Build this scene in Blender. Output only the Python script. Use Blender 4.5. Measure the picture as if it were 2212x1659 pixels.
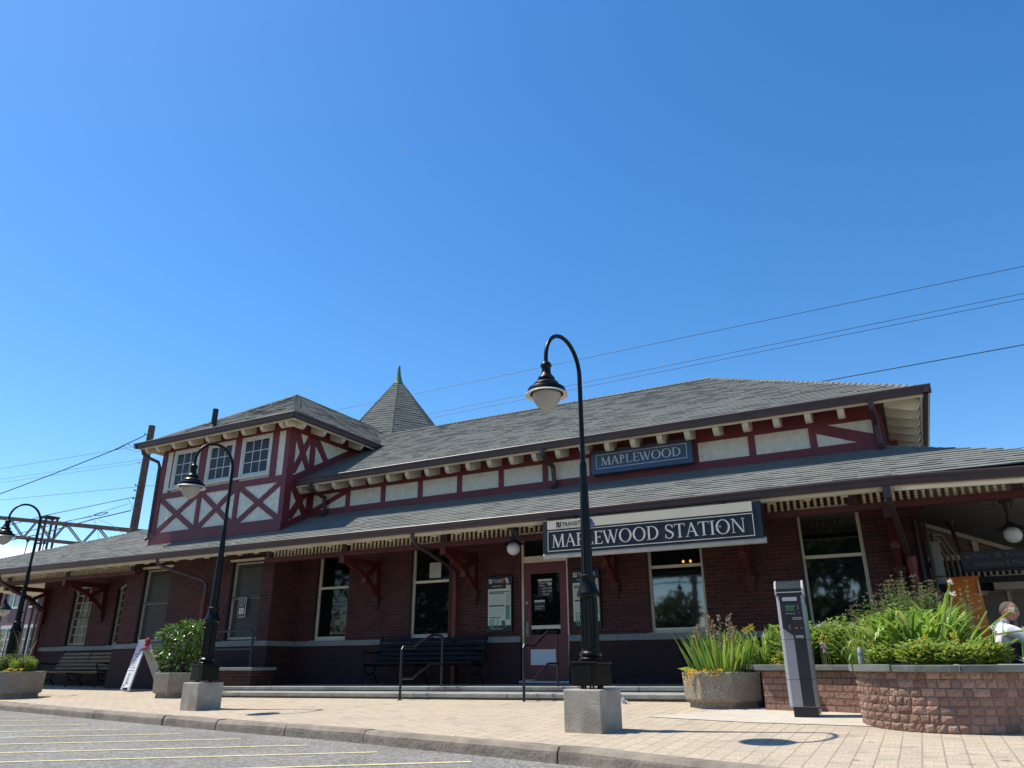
import bpy, math, random
from mathutils import Vector, Matrix
R = math.radians
random.seed(7)
for o in list(bpy.data.objects): bpy.data.objects.remove(o)
SC = bpy.context.scene
COL = SC.collection

# ---------------------------------------------------------------- camera
CAM_Z = 0.70
cam_d = bpy.data.cameras.new('camera'); cam = bpy.data.objects.new('camera', cam_d); COL.objects.link(cam)
cam_d.sensor_width = 36.0; cam_d.lens = 1576.49 / 2212.0 * 36.0; cam_d.clip_start = 0.05; cam_d.clip_end = 5000
def cam_axes(yaw, pitch, roll):
    cy, sy, cp, sp, cr, sr = math.cos(yaw), math.sin(yaw), math.cos(pitch), math.sin(pitch), math.cos(roll), math.sin(roll)
    f = Vector((sy*cp, cy*cp, sp)); r = Vector((cy, -sy, 0)); u = r.cross(f)
    return r*cr + u*sr, u*cr - r*sr, f
RX, UX, FX = cam_axes(R(-27.9196), R(20.9296), R(-0.2901))
cam.matrix_world = Matrix(((RX.x, UX.x, -FX.x, 0), (RX.y, UX.y, -FX.y, 0), (RX.z, UX.z, -FX.z, CAM_Z), (0, 0, 0, 1)))
SC.camera = cam
def at(px, py, Y):
    """world point on the plane y = Y seen at (px, py) of a 2212 wide survey picture"""
    d = RX*((px-1106)/1576.49) + UX*(-(py-829.5)/1576.49) + FX
    d = d*(Y/d.y); return Vector((d.x, d.y, d.z+CAM_Z))

# ---------------------------------------------------------------- light
SUN_EL, SUN_AZ = 60.9, 260.7           # degrees; azimuth clockwise from +Y
w = bpy.data.worlds.new('World'); SC.world = w; w.use_nodes = True
nt = w.node_tree; nt.nodes.clear()
wo = nt.nodes.new('ShaderNodeOutputWorld'); bg = nt.nodes.new('ShaderNodeBackground'); sky = nt.nodes.new('ShaderNodeTexSky')
sky.sky_type = 'NISHITA'; sky.sun_disc = False; sky.sun_elevation = R(SUN_EL); sky.sun_rotation = R(SUN_AZ)
sky.air_density = 1.0; sky.dust_density = 0.25; sky.ozone_density = 3.0; sky.altitude = 50
hs = nt.nodes.new('ShaderNodeHueSaturation'); hs.inputs['Saturation'].default_value = 1.30
nt.links.new(sky.outputs[0], hs.inputs['Color'])
# a few thin low clouds near the horizon, fixed in the sky
tc = nt.nodes.new('ShaderNodeTexCoord'); sep = nt.nodes.new('ShaderNodeSeparateXYZ'); nt.links.new(tc.outputs['Generated'], sep.inputs[0])
cn = nt.nodes.new('ShaderNodeTexNoise'); cn.inputs['Scale'].default_value = 5.0; cn.inputs['Detail'].default_value = 7
mp = nt.nodes.new('ShaderNodeMapping'); mp.inputs['Scale'].default_value = (1, 1, 2.2); mp.inputs['Location'].default_value = (0.35, 0.1, 0.0)
nt.links.new(tc.outputs['Generated'], mp.inputs[0]); nt.links.new(mp.outputs[0], cn.inputs['Vector'])
cr1 = nt.nodes.new('ShaderNodeMapRange'); cr1.inputs[1].default_value = 0.50; cr1.inputs[2].default_value = 0.66; nt.links.new(cn.outputs['Fac'], cr1.inputs[0])
cr2 = nt.nodes.new('ShaderNodeMapRange'); cr2.inputs[1].default_value = 0.185; cr2.inputs[2].default_value = 0.13; nt.links.new(sep.outputs['Z'], cr2.inputs[0])
mm = nt.nodes.new('ShaderNodeMath'); mm.operation = 'MULTIPLY'; nt.links.new(cr1.outputs[0], mm.inputs[0]); nt.links.new(cr2.outputs[0], mm.inputs[1])
mx = nt.nodes.new('ShaderNodeMix'); mx.data_type = 'RGBA'; nt.links.new(mm.outputs[0], mx.inputs[0]); nt.links.new(hs.outputs[0], mx.inputs[6]); mx.inputs[7].default_value = (8.5, 8.8, 9.2, 1)
nt.links.new(mx.outputs[2], bg.inputs['Color']); bg.inputs['Strength'].default_value = 0.147
nt.links.new(bg.outputs[0], wo.inputs[0])
sd = bpy.data.lights.new('sun', 'SUN'); sun = bpy.data.objects.new('sun', sd); COL.objects.link(sun)
sd.energy = 5.0; sd.angle = R(0.53); sd.color = (1.0, 0.93, 0.80)
SDIR = Vector((math.sin(R(SUN_AZ))*math.cos(R(SUN_EL)), math.cos(R(SUN_AZ))*math.cos(R(SUN_EL)), math.sin(R(SUN_EL))))
sun.rotation_euler = (-SDIR).to_track_quat('-Z', 'Y').to_euler(); sun.location = (-20, 0, 40)
SC.view_settings.view_transform = 'Standard'; SC.view_settings.look = 'None'; SC.view_settings.gamma = 1; SC.view_settings.exposure = 0.40
SC.cycles.max_bounces = 6

# ---------------------------------------------------------------- materials
MAT = {}
def mat(name, c1, c2=None, rough=0.7, scale=6.0, bump=0.0, bscale=40.0, metal=0.0, spec=0.5, lo=0.35, hi=0.65, c3=None, s3=1.2):
    m = bpy.data.materials.new(name); m.use_nodes = True; n = m.node_tree; b = n.nodes['Principled BSDF']
    b.inputs['Roughness'].default_value = rough; b.inputs['Metallic'].default_value = metal; b.inputs['Specular IOR Level'].default_value = spec
    t = n.nodes.new('ShaderNodeTexCoord')
    if c2 is None: c2 = tuple(x*0.82 for x in c1)
    nz = n.nodes.new('ShaderNodeTexNoise'); nz.inputs['Scale'].default_value = scale; nz.inputs['Detail'].default_value = 8
    n.links.new(t.outputs['Object'], nz.inputs['Vector'])
    mr = n.nodes.new('ShaderNodeMapRange'); mr.inputs[1].default_value = lo; mr.inputs[2].default_value = hi; n.links.new(nz.outputs['Fac'], mr.inputs[0])
    mix = n.nodes.new('ShaderNodeMix'); mix.data_type = 'RGBA'; n.links.new(mr.outputs[0], mix.inputs[0])
    mix.inputs[6].default_value = (*c1, 1); mix.inputs[7].default_value = (*c2, 1); out = mix.outputs[2]
    if c3:
        n3 = n.nodes.new('ShaderNodeTexNoise'); n3.inputs['Scale'].default_value = s3; n3.inputs['Detail'].default_value = 6; n.links.new(t.outputs['Object'], n3.inputs['Vector'])
        r3 = n.nodes.new('ShaderNodeMapRange'); r3.inputs[1].default_value = 0.52; r3.inputs[2].default_value = 0.72; n.links.new(n3.outputs['Fac'], r3.inputs[0])
        m3 = n.nodes.new('ShaderNodeMix'); m3.data_type = 'RGBA'; n.links.new(r3.outputs[0], m3.inputs[0]); n.links.new(out, m3.inputs[6]); m3.inputs[7].default_value = (*c3, 1); out = m3.outputs[2]
    n.links.new(out, b.inputs['Base Color'])
    if bump:
        bz = n.nodes.new('ShaderNodeTexNoise'); bz.inputs['Scale'].default_value = bscale; bz.inputs['Detail'].default_value = 6; n.links.new(t.outputs['Object'], bz.inputs['Vector'])
        bp = n.nodes.new('ShaderNodeBump'); bp.inputs['Strength'].default_value = bump; bp.inputs['Distance'].default_value = 0.02
        n.links.new(bz.outputs['Fac'], bp.inputs['Height']); n.links.new(bp.outputs[0], b.inputs['Normal'])
    MAT[name] = m; return m
def brickmat(name, c1, c2, mortar, bw, rh, ms, rough=0.85, bump=0.5, offset=0.5, c3=None, swap=False, noise=0.25, msmooth=0.2, s3=0.7, nscale=25, spots=None):
    m = bpy.data.materials.new(name); m.use_nodes = True; n = m.node_tree; b = n.nodes['Principled BSDF']; b.inputs['Roughness'].default_value = rough
    uv = n.nodes.new('ShaderNodeUVMap'); uv.uv_map = 'uv'; v = uv.outputs[0]
    if swap:
        mpn = n.nodes.new('ShaderNodeMapping'); mpn.inputs['Rotation'].default_value = (0, 0, R(90)); n.links.new(v, mpn.inputs[0]); v = mpn.outputs[0]
    wz = n.nodes.new('ShaderNodeTexNoise'); wz.inputs['Scale'].default_value = 9; wz.inputs['Detail'].default_value = 4; n.links.new(v, wz.inputs['Vector'])
    wm = n.nodes.new('ShaderNodeMix'); wm.data_type = 'VECTOR'; wm.inputs[0].default_value = 0.008; n.links.new(v, wm.inputs[4]); n.links.new(wz.outputs['Color'], wm.inputs[5]); v = wm.outputs[1]
    br = n.nodes.new('ShaderNodeTexBrick'); n.links.new(v, br.inputs['Vector']); br.offset = offset
    br.inputs['Scale'].default_value = 1; br.inputs['Brick Width'].default_value = bw; br.inputs['Row Height'].default_value = rh; br.inputs['Mortar Size'].default_value = ms; br.inputs['Mortar Smooth'].default_value = msmooth
    br.inputs['Color1'].default_value = (*c1, 1); br.inputs['Color2'].default_value = (*c2, 1); br.inputs['Mortar'].default_value = (*mortar, 1); br.inputs['Bias'].default_value = -0.1
    nz = n.nodes.new('ShaderNodeTexNoise'); nz.inputs['Scale'].default_value = nscale; nz.inputs['Detail'].default_value = 8; n.links.new(uv.outputs[0], nz.inputs['Vector'])
    mr = n.nodes.new('ShaderNodeMapRange'); mr.inputs[1].default_value = 0.3; mr.inputs[2].default_value = 0.7; mr.inputs[3].default_value = 1-noise; mr.inputs[4].default_value = 1+noise; n.links.new(nz.outputs['Fac'], mr.inputs[0])
    mul = n.nodes.new('ShaderNodeMix'); mul.data_type = 'RGBA'; mul.blend_type = 'MULTIPLY'; mul.inputs[0].default_value = 1; n.links.new(br.outputs['Color'], mul.inputs[6]); n.links.new(mr.outputs[0], mul.inputs[7]); out = mul.outputs[2]
    if c3:
        n3 = n.nodes.new('ShaderNodeTexNoise'); n3.inputs['Scale'].default_value = s3; n3.inputs['Detail'].default_value = 8; n.links.new(uv.outputs[0], n3.inputs['Vector'])
        r3 = n.nodes.new('ShaderNodeMapRange'); r3.inputs[1].default_value = 0.5; r3.inputs[2].default_value = 0.75; n.links.new(n3.outputs['Fac'], r3.inputs[0])
        m3 = n.nodes.new('ShaderNodeMix'); m3.data_type = 'RGBA'; n.links.new(r3.outputs[0], m3.inputs[0]); n.links.new(out, m3.inputs[6]); m3.inputs[7].default_value = (*c3, 1); out = m3.outputs[2]
    if spots:                                              # worn marks and old gum
        vz = n.nodes.new('ShaderNodeTexVoronoi'); vz.inputs['Scale'].default_value = 2.3; n.links.new(uv.outputs[0], vz.inputs['Vector'])
        r4 = n.nodes.new('ShaderNodeMapRange'); r4.inputs[1].default_value = .10; r4.inputs[2].default_value = .06; n.links.new(vz.outputs['Distance'], r4.inputs[0])
        z4 = n.nodes.new('ShaderNodeTexNoise'); z4.inputs['Scale'].default_value = 3.1; z4.inputs['Detail'].default_value = 9; n.links.new(uv.outputs[0], z4.inputs['Vector'])
        r5 = n.nodes.new('ShaderNodeMapRange'); r5.inputs[1].default_value = .55; r5.inputs[2].default_value = .80; r5.inputs[4].default_value = .75; n.links.new(z4.outputs['Fac'], r5.inputs[0])
        mxx = n.nodes.new('ShaderNodeMath'); mxx.operation = 'MAXIMUM'; n.links.new(r4.outputs[0], mxx.inputs[0]); n.links.new(r5.outputs[0], mxx.inputs[1])
        m4 = n.nodes.new('ShaderNodeMix'); m4.data_type = 'RGBA'; n.links.new(mxx.outputs[0], m4.inputs[0]); n.links.new(out, m4.inputs[6]); m4.inputs[7].default_value = (*spots, 1); out = m4.outputs[2]
    n.links.new(out, b.inputs['Base Color'])
    ad = n.nodes.new('ShaderNodeMath'); ad.operation = 'MULTIPLY_ADD'; n.links.new(br.outputs['Fac'], ad.inputs[0]); ad.inputs[1].default_value = -1; n.links.new(nz.outputs['Fac'], ad.inputs[2])
    bp = n.nodes.new('ShaderNodeBump'); bp.inputs['Strength'].default_value = bump; bp.inputs['Distance'].default_value = 0.012; n.links.new(ad.outputs[0], bp.inputs['Height']); n.links.new(bp.outputs[0], b.inputs['Normal'])
    MAT[name] = m; return m
def islandmat(name, cols, rough=0.9, bump=0.3, bscale=150, trans=0.0, spec=0.3, noise=0.0):
    """colour that varies from shingle to shingle or leaf to leaf"""
    m = bpy.data.materials.new(name); m.use_nodes = True; n = m.node_tree; b = n.nodes['Principled BSDF']; b.inputs['Roughness'].default_value = rough; b.inputs['Specular IOR Level'].default_value = spec
    g = n.nodes.new('ShaderNodeNewGeometry'); cr = n.nodes.new('ShaderNodeValToRGB'); n.links.new(g.outputs['Random Per Island'], cr.inputs[0])
    e = cr.color_ramp.elements
    while len(e) < len(cols): e.new(0.5)
    for i, c in enumerate(cols): e[i].position = i/(len(cols)-1); e[i].color = (*c, 1)
    out = cr.outputs[0]
    if noise:
        tt = n.nodes.new('ShaderNodeTexCoord'); nz = n.nodes.new('ShaderNodeTexNoise'); nz.inputs['Scale'].default_value = 0.9; nz.inputs['Detail'].default_value = 9; n.links.new(tt.outputs['Object'], nz.inputs['Vector'])
        mr = n.nodes.new('ShaderNodeMapRange'); mr.inputs[1].default_value = 0.3; mr.inputs[2].default_value = 0.7; mr.inputs[3].default_value = 1-noise; mr.inputs[4].default_value = 1+noise; n.links.new(nz.outputs['Fac'], mr.inputs[0])
        mul = n.nodes.new('ShaderNodeMix'); mul.data_type = 'RGBA'; mul.blend_type = 'MULTIPLY'; mul.inputs[0].default_value = 1; n.links.new(out, mul.inputs[6]); n.links.new(mr.outputs[0], mul.inputs[7]); out = mul.outputs[2]
    n.links.new(out, b.inputs['Base Color'])
    if bump:
        t = n.nodes.new('ShaderNodeTexCoord'); bz = n.nodes.new('ShaderNodeTexNoise'); bz.inputs['Scale'].default_value = bscale; n.links.new(t.outputs['Object'], bz.inputs['Vector'])
        bp = n.nodes.new('ShaderNodeBump'); bp.inputs['Strength'].default_value = bump; bp.inputs['Distance'].default_value = 0.01; n.links.new(bz.outputs['Fac'], bp.inputs['Height']); n.links.new(bp.outputs[0], b.inputs['Normal'])
    if trans:
        tr = n.nodes.new('ShaderNodeBsdfTranslucent'); n.links.new(out, tr.inputs['Color']); mxs = n.nodes.new('ShaderNodeMixShader'); mxs.inputs[0].default_value = trans
        o = n.nodes['Material Output']; n.links.new(b.outputs[0], mxs.inputs[1]); n.links.new(tr.outputs[0], mxs.inputs[2]); n.links.new(mxs.outputs[0], o.inputs['Surface'])
    MAT[name] = m; return m

brickmat('brick', (.078, .0165, .012), (.029, .0078, .0078), (.115, .063, .055), .215, .068, .0045, c3=(.040, .0115, .011), bump=0.6, noise=.35, s3=2.2)
brickmat('brick_dark', (.040, .0105, .0082), (.023, .0075, .0068), (.034, .021, .02), .30, .098, .006, c3=(.022, .009, .009), bump=1.0)
brickmat('brownstone', (.30, .165, .115), (.215, .115, .085), (.11, .07, .055), .23, .074, .008, bump=0.9, c3=(.20, .115, .085))
islandmat('rock_brick', [(.23, .135, .10), (.32, .20, .15), (.19, .105, .08), (.36, .24, .185), (.26, .15, .11), (.21, .14, .115)], rough=.92, bump=1.0, bscale=60, noise=.35)
brickmat('pavers', (.455, .375, .275), (.395, .33, .247), (.26, .212, .155), .21, .150, .006, rough=.9, bump=.35, swap=True, c3=(.36, .305, .235), noise=.40, s3=.8, nscale=55, spots=(.20, .17, .13))
brickmat('cladding', (.26, .19, .12), (.22, .165, .105), (.14, .10, .06), 6.0, .12, .008, bump=.5)
brickmat('ceiling_boards', (.22, .20, .15), (.19, .172, .13), (.06, .055, .042), 9.0, .24, .012, bump=.6, swap=True)
brickmat('far_brick', (.20, .12, .11), (.16, .10, .095), (.2, .17, .16), .4, .14, .012)
islandmat('shingle', [(.172, .180, .166), (.164, .173, .160), (.180, .187, .172), (.154, .163, .152), (.173, .180, .165)], rough=.95, bump=.5, bscale=160, noise=.10)
islandmat('cone_shingle', [(.115, .125, .115), (.14, .148, .135), (.095, .105, .098)], rough=.95, bump=.6, bscale=120, noise=.15)
mat('roof_deck', (.03, .032, .036), rough=.95)
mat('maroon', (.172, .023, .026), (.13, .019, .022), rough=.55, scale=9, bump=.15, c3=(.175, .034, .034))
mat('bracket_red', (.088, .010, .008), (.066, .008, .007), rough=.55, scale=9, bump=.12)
mat('pipe_red', (.125, .016, .012), (.095, .012, .010), rough=.5, scale=5, bump=.1)
mat('stucco', (.78, .745, .61), (.64, .61, .50), rough=.9, scale=9, bump=1.0, bscale=15, c3=(.74, .69, .57))
mat('cream', (.70, .63, .47), (.62, .555, .41), rough=.6, scale=5, bump=.12, c3=(.45, .40, .30))
mat('spindle_cream', (.80, .72, .54), (.72, .64, .47), rough=.6)
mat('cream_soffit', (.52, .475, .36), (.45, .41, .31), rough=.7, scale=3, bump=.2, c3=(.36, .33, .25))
mat('window_white', (.64, .62, .54), (.57, .55, .47), rough=.5, scale=8, bump=.1)
mat('gutter_brown', (.060, .036, .040), (.048, .030, .034), rough=.45, scale=4, bump=.05)
mat('band_stone', (.21, .225, .205), (.17, .185, .17), rough=.85, scale=8, bump=.4)
mat('step_stone', (.31, .315, .29), (.23, .235, .215), rough=.85, scale=5, bump=.5, c3=(.19, .18, .16))
mat('platform_floor', (.25, .24, .21), (.2, .19, .17), rough=.85, scale=5, bump=.4)
mat('coping_stone', (.165, .178, .158), (.12, .132, .12), rough=.8, scale=7, bump=.5, bscale=14, c3=(.23, .24, .215))
mat('black_metal', (.0035, .0048, .0048), (.005, .0062, .0062), rough=.36, spec=.2, scale=12, bump=.04, bscale=8)
mat('rail_metal', (.011, .011, .012), rough=.35)
mat('black_trim', (.012, .013, .016), rough=.6)
mat('lamp_white', (.72, .70, .64), rough=.4)
mat('concrete', (.40, .365, .305), (.31, .28, .235), rough=.9, scale=7, bump=.3, bscale=60, c3=(.22, .19, .15), s3=2.6)
mat('concrete_slab', (.50, .46, .38), (.44, .40, .33), rough=.9, scale=6, bump=.3, bscale=80, c3=(.40, .35, .28))
mat('kerb_stone', (.28, .235, .185), (.20, .17, .135), rough=.9, scale=6, bump=.45, bscale=26, c3=(.15, .125, .10), s3=2.2)
mat('aggregate', (.42, .365, .285), (.17, .14, .105), rough=.95, scale=85, bump=1.0, bscale=85, lo=.42, hi=.58, c3=(.24, .20, .155), s3=2.0)
mat('soil', (.05, .035, .025), rough=1, bump=.8)
mat('soil_ground', (.18, .16, .12), rough=1)
mat('yellow_paint', (.62, .54, .29), (.40, .36, .25), rough=.8, scale=18, bump=.3, bscale=120, lo=.4, hi=.75)
mat('navy', (.0055, .0085, .016), (.005, .0075, .014), rough=.45, scale=4)
mat('sign_blue', (.045, .085, .155), (.04, .075, .14), rough=.5, scale=4, c3=(.035, .065, .12))
mat('sign_cream', (.64, .57, .42), (.60, .53, .39), rough=.6, scale=3, c3=(.52, .46, .34))
mat('letter_cream', (.66, .64, .55), rough=.6)
mat('letter_dim', (.10, .10, .09), rough=.6)
mat('letter_black', (.01, .01, .012), rough=.6)
mat('aluminium', (.46, .45, .43), (.40, .39, .38), rough=.5, scale=5, metal=.0)
mat('orange', (.80, .16, .02), rough=.5); mat('magenta', (.33, .03, .10), rough=.5); mat('blue', (.05, .06, .25), rough=.5)
mat('paper', (.55, .60, .50), (.50, .55, .45), rough=.7, scale=14)
mat('paper_green', (.12, .28, .16), rough=.7); mat('paper_grey', (.40, .44, .37), rough=.7); mat('paper_dark', (.08, .11, .10), rough=.7)
mat('door_red', (.135, .017, .019), (.115, .015, .018), rough=.4, scale=5, bump=.05)
mat('brass', (.30, .28, .24), rough=.35, metal=.6)
mat('bench_wood', (.20, .145, .075), (.13, .095, .05), rough=.7, scale=16, bump=.2)
mat('bench_black', (.0045, .0045, .005), rough=.55, spec=.22)
mat('meter_grey', (.29, .295, .315), (.265, .27, .29), rough=.42, scale=4, bump=.03)
mat('meter_silver', (.48, .48, .47), rough=.38)
mat('meter_black', (.012, .014, .020), (.016, .018, .024), rough=.45)
mat('meter_solar', (.016, .022, .023), rough=.35, spec=.4)
mat('meter_screen', (.035, .065, .040), rough=.2)
mat('plastic_white', (.62, .62, .63), (.57, .57, .59), rough=.5)
mat('cap_red', (.28, .012, .020), (.22, .01, .017), rough=.8)
mat('print_purple', (.36, .22, .28), rough=.7); mat('print_blue', (.16, .20, .28), rough=.7)
mat('old_wood', (.115, .090, .068), (.07, .055, .042), rough=.95, scale=5, bump=.8, bscale=12, c3=(.05, .04, .032))
mat('rust_steel', (.075, .042, .028), (.05, .03, .022), rough=.85, scale=9, bump=.2)
mat('wire', (.015, .016, .02), rough=.6)
mat('copper_green', (.065, .19, .11), (.05, .15, .09), rough=.6, scale=8)
mat('blind', (.042, .040, .032), (.034, .032, .026), rough=.6, scale=2)
mat('screen_wire', (.19, .185, .16), rough=.6)
mat('light_cladding', (.55, .47, .32), (.5, .42, .28), rough=.7)
mat('kiosk', (.40, .33, .22), rough=.7); mat('kiosk_shutter', (.20, .18, .14), rough=.7)
mat('panel_orange', (.85, .22, .03), (.80, .20, .028), rough=.6)
mat('skin', (.37, .185, .125), (.33, .16, .105), rough=.5, scale=12); mat('hair', (.10, .08, .065), rough=.9, scale=60)
mat('shirt', (.74, .74, .76), rough=.85, scale=5, bump=1.0, bscale=9); mat('collar_blue', (.25, .38, .60), rough=.8); mat('trousers', (.012, .012, .016), rough=.9)
mat('conduit', (.15, .14, .115), rough=.6)
mat('bark', (.09, .065, .045), rough=1, bump=.8, bscale=15)
mat('cloth_grey', (.17, .15, .13), rough=.9); mat('red_light', (.6, .02, .02), rough=.3); mat('lime', (.35, .62, .08), rough=.6)
mat('glazing_far', (.10, .14, .15), rough=.1); mat('pale_blue', (.30, .40, .50), rough=.6); mat('tyre', (.012, .012, .013), rough=.9)
islandmat('leaf_glossy', [(.075, .16, .03), (.12, .23, .04), (.05, .11, .022), (.17, .29, .045)], rough=.33, bump=0, trans=.25, spec=.55)
islandmat('leaf_mint', [(.26, .40, .055), (.13, .24, .04), (.36, .48, .09), (.20, .33, .05), (.30, .40, .12)], rough=.55, bump=0, trans=.45)
islandmat('leaf_low', [(.27, .43, .06), (.38, .52, .08), (.14, .27, .045), (.44, .50, .10), (.30, .26, .08), (.22, .37, .06)], rough=.55, bump=0, trans=.42)
islandmat('leaf_spirea', [(.18, .27, .085), (.13, .20, .07), (.23, .31, .10), (.20, .17, .085)], rough=.6, bump=0, trans=.3)
islandmat('leaf_gold', [(.40, .40, .06), (.30, .34, .05), (.46, .42, .10)], rough=.6, bump=0, trans=.35)
islandmat('leaf_tree', [(.04, .085, .02), (.06, .12, .025), (.03, .06, .016)], rough=.6, bump=0, trans=.3)
islandmat('leaf_lime', [(.16, .24, .035), (.12, .19, .03), (.22, .28, .05)], rough=.6, bump=0, trans=.35)
islandmat('blade', [(.27, .43, .05), (.17, .31, .04), (.38, .52, .08), (.12, .24, .045), (.42, .42, .12)], rough=.42, bump=0, trans=.42, spec=.5)
islandmat('blade_iris', [(.19, .36, .055), (.12, .26, .05), (.31, .47, .065), (.36, .40, .10)], rough=.42, bump=0, trans=.3)
islandmat('blade_dry', [(.35, .28, .13), (.25, .25, .10)], rough=.7, bump=0, trans=.2)
islandmat('flower_dry', [(.36, .24, .15), (.45, .33, .22), (.26, .16, .10)], rough=.9, bump=0, trans=.2)
islandmat('flower_brown', [(.17, .095, .065), (.22, .13, .09)], rough=.9, bump=0)
islandmat('flower_yellow', [(.75, .52, .05), (.80, .60, .12), (.70, .40, .03)], rough=.6, bump=0, trans=.3)
islandmat('flower_white', [(.75, .74, .60), (.66, .66, .50)], rough=.7, bump=0, trans=.2)
islandmat('flower_pink', [(.6, .45, .50), (.68, .58, .6)], rough=.7, bump=0, trans=.2)
def glassmat(name, col, ior, rough=.03):
    m = bpy.data.materials.new(name); m.use_nodes = True; b = m.node_tree.nodes['Principled BSDF']
    b.inputs['Base Color'].default_value = (*col, 1); b.inputs['Roughness'].default_value = rough; b.inputs['IOR'].default_value = ior
    n = m.node_tree; t = n.nodes.new('ShaderNodeTexCoord'); z = n.nodes.new('ShaderNodeTexNoise'); z.inputs['Scale'].default_value = 1.6; n.links.new(t.outputs['Object'], z.inputs['Vector'])
    bp = n.nodes.new('ShaderNodeBump'); bp.inputs['Strength'].default_value = .06; bp.inputs['Distance'].default_value = .02; n.links.new(z.outputs['Fac'], bp.inputs['Height']); n.links.new(bp.outputs[0], b.inputs['Normal'])
    MAT[name] = m
glassmat('glass_dark', (.004, .005, .006), 1.42); glassmat('glass_sky', (.006, .008, .010), 2.4); glassmat('glass_small', (.028, .028, .028), 1.35, .25)
def frosted(name, col, tr, rough):
    m = bpy.data.materials.new(name); m.use_nodes = True; n = m.node_tree; b = n.nodes['Principled BSDF']; b.inputs['Base Color'].default_value = (*col, 1); b.inputs['Roughness'].default_value = rough
    t = n.nodes.new('ShaderNodeBsdfTranslucent'); t.inputs['Color'].default_value = (*col, 1); mx_ = n.nodes.new('ShaderNodeMixShader'); mx_.inputs[0].default_value = tr
    z = n.nodes.new('ShaderNodeTexNoise'); z.inputs['Scale'].default_value = 22; c = n.nodes.new('ShaderNodeTexCoord'); n.links.new(c.outputs['Object'], z.inputs['Vector'])
    bp = n.nodes.new('ShaderNodeBump'); bp.inputs['Strength'].default_value = .4; bp.inputs['Distance'].default_value = .01; n.links.new(z.outputs['Fac'], bp.inputs['Height']); n.links.new(bp.outputs[0], b.inputs['Normal'])
    n.links.new(b.outputs[0], mx_.inputs[1]); n.links.new(t.outputs[0], mx_.inputs[2]); n.links.new(mx_.outputs[0], n.nodes['Material Output'].inputs['Surface']); MAT[name] = m
frosted('acorn_glass', (.62, .60, .55), .5, .25); frosted('globe_glass', (.70, .69, .66), .3, .2)
def bulbmat():
    m = bpy.data.materials.new('bulb'); m.use_nodes = True; b = m.node_tree.nodes['Principled BSDF']; b.inputs['Emission Color'].default_value = (1, .45, .08, 1); b.inputs['Emission Strength'].default_value = 1.0; b.inputs['Base Color'].default_value = (.5, .3, .1, 1); MAT['bulb'] = m
bulbmat()
def asphaltmat():
    m = bpy.data.materials.new('asphalt'); m.use_nodes = True; n = m.node_tree; b = n.nodes['Principled BSDF']; b.inputs['Roughness'].default_value = .9
    t = n.nodes.new('ShaderNodeTexCoord'); vz = n.nodes.new('ShaderNodeTexVoronoi'); vz.inputs['Scale'].default_value = 42; n.links.new(t.outputs['Object'], vz.inputs['Vector'])
    cr = n.nodes.new('ShaderNodeValToRGB'); n.links.new(vz.outputs['Color'], cr.inputs[0]); e = cr.color_ramp.elements
    e[0].color = (.10, .096, .088, 1); e[1].color = (.32, .307, .275, 1); e[1].position = .95; k = e.new(.5); k.color = (.17, .162, .146, 1)
    z = n.nodes.new('ShaderNodeTexNoise'); z.inputs['Scale'].default_value = .8; z.inputs['Detail'].default_value = 8; n.links.new(t.outputs['Object'], z.inputs['Vector'])
    mr = n.nodes.new('ShaderNodeMapRange'); mr.inputs[1].default_value = .3; mr.inputs[2].default_value = .7; mr.inputs[3].default_value = .85; mr.inputs[4].default_value = 1.15; n.links.new(z.outputs['Fac'], mr.inputs[0])
    mul = n.nodes.new('ShaderNodeMix'); mul.data_type = 'RGBA'; mul.blend_type = 'MULTIPLY'; mul.inputs[0].default_value = 1; n.links.new(cr.outputs[0], mul.inputs[6]); n.links.new(mr.outputs[0], mul.inputs[7]); n.links.new(mul.outputs[2], b.inputs['Base Color'])
    bp = n.nodes.new('ShaderNodeBump'); bp.inputs['Strength'].default_value = .8; bp.inputs['Distance'].default_value = .006; n.links.new(vz.outputs['Distance'], bp.inputs['Height']); n.links.new(bp.outputs[0], b.inputs['Normal']); MAT['asphalt'] = m
asphaltmat()

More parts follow.
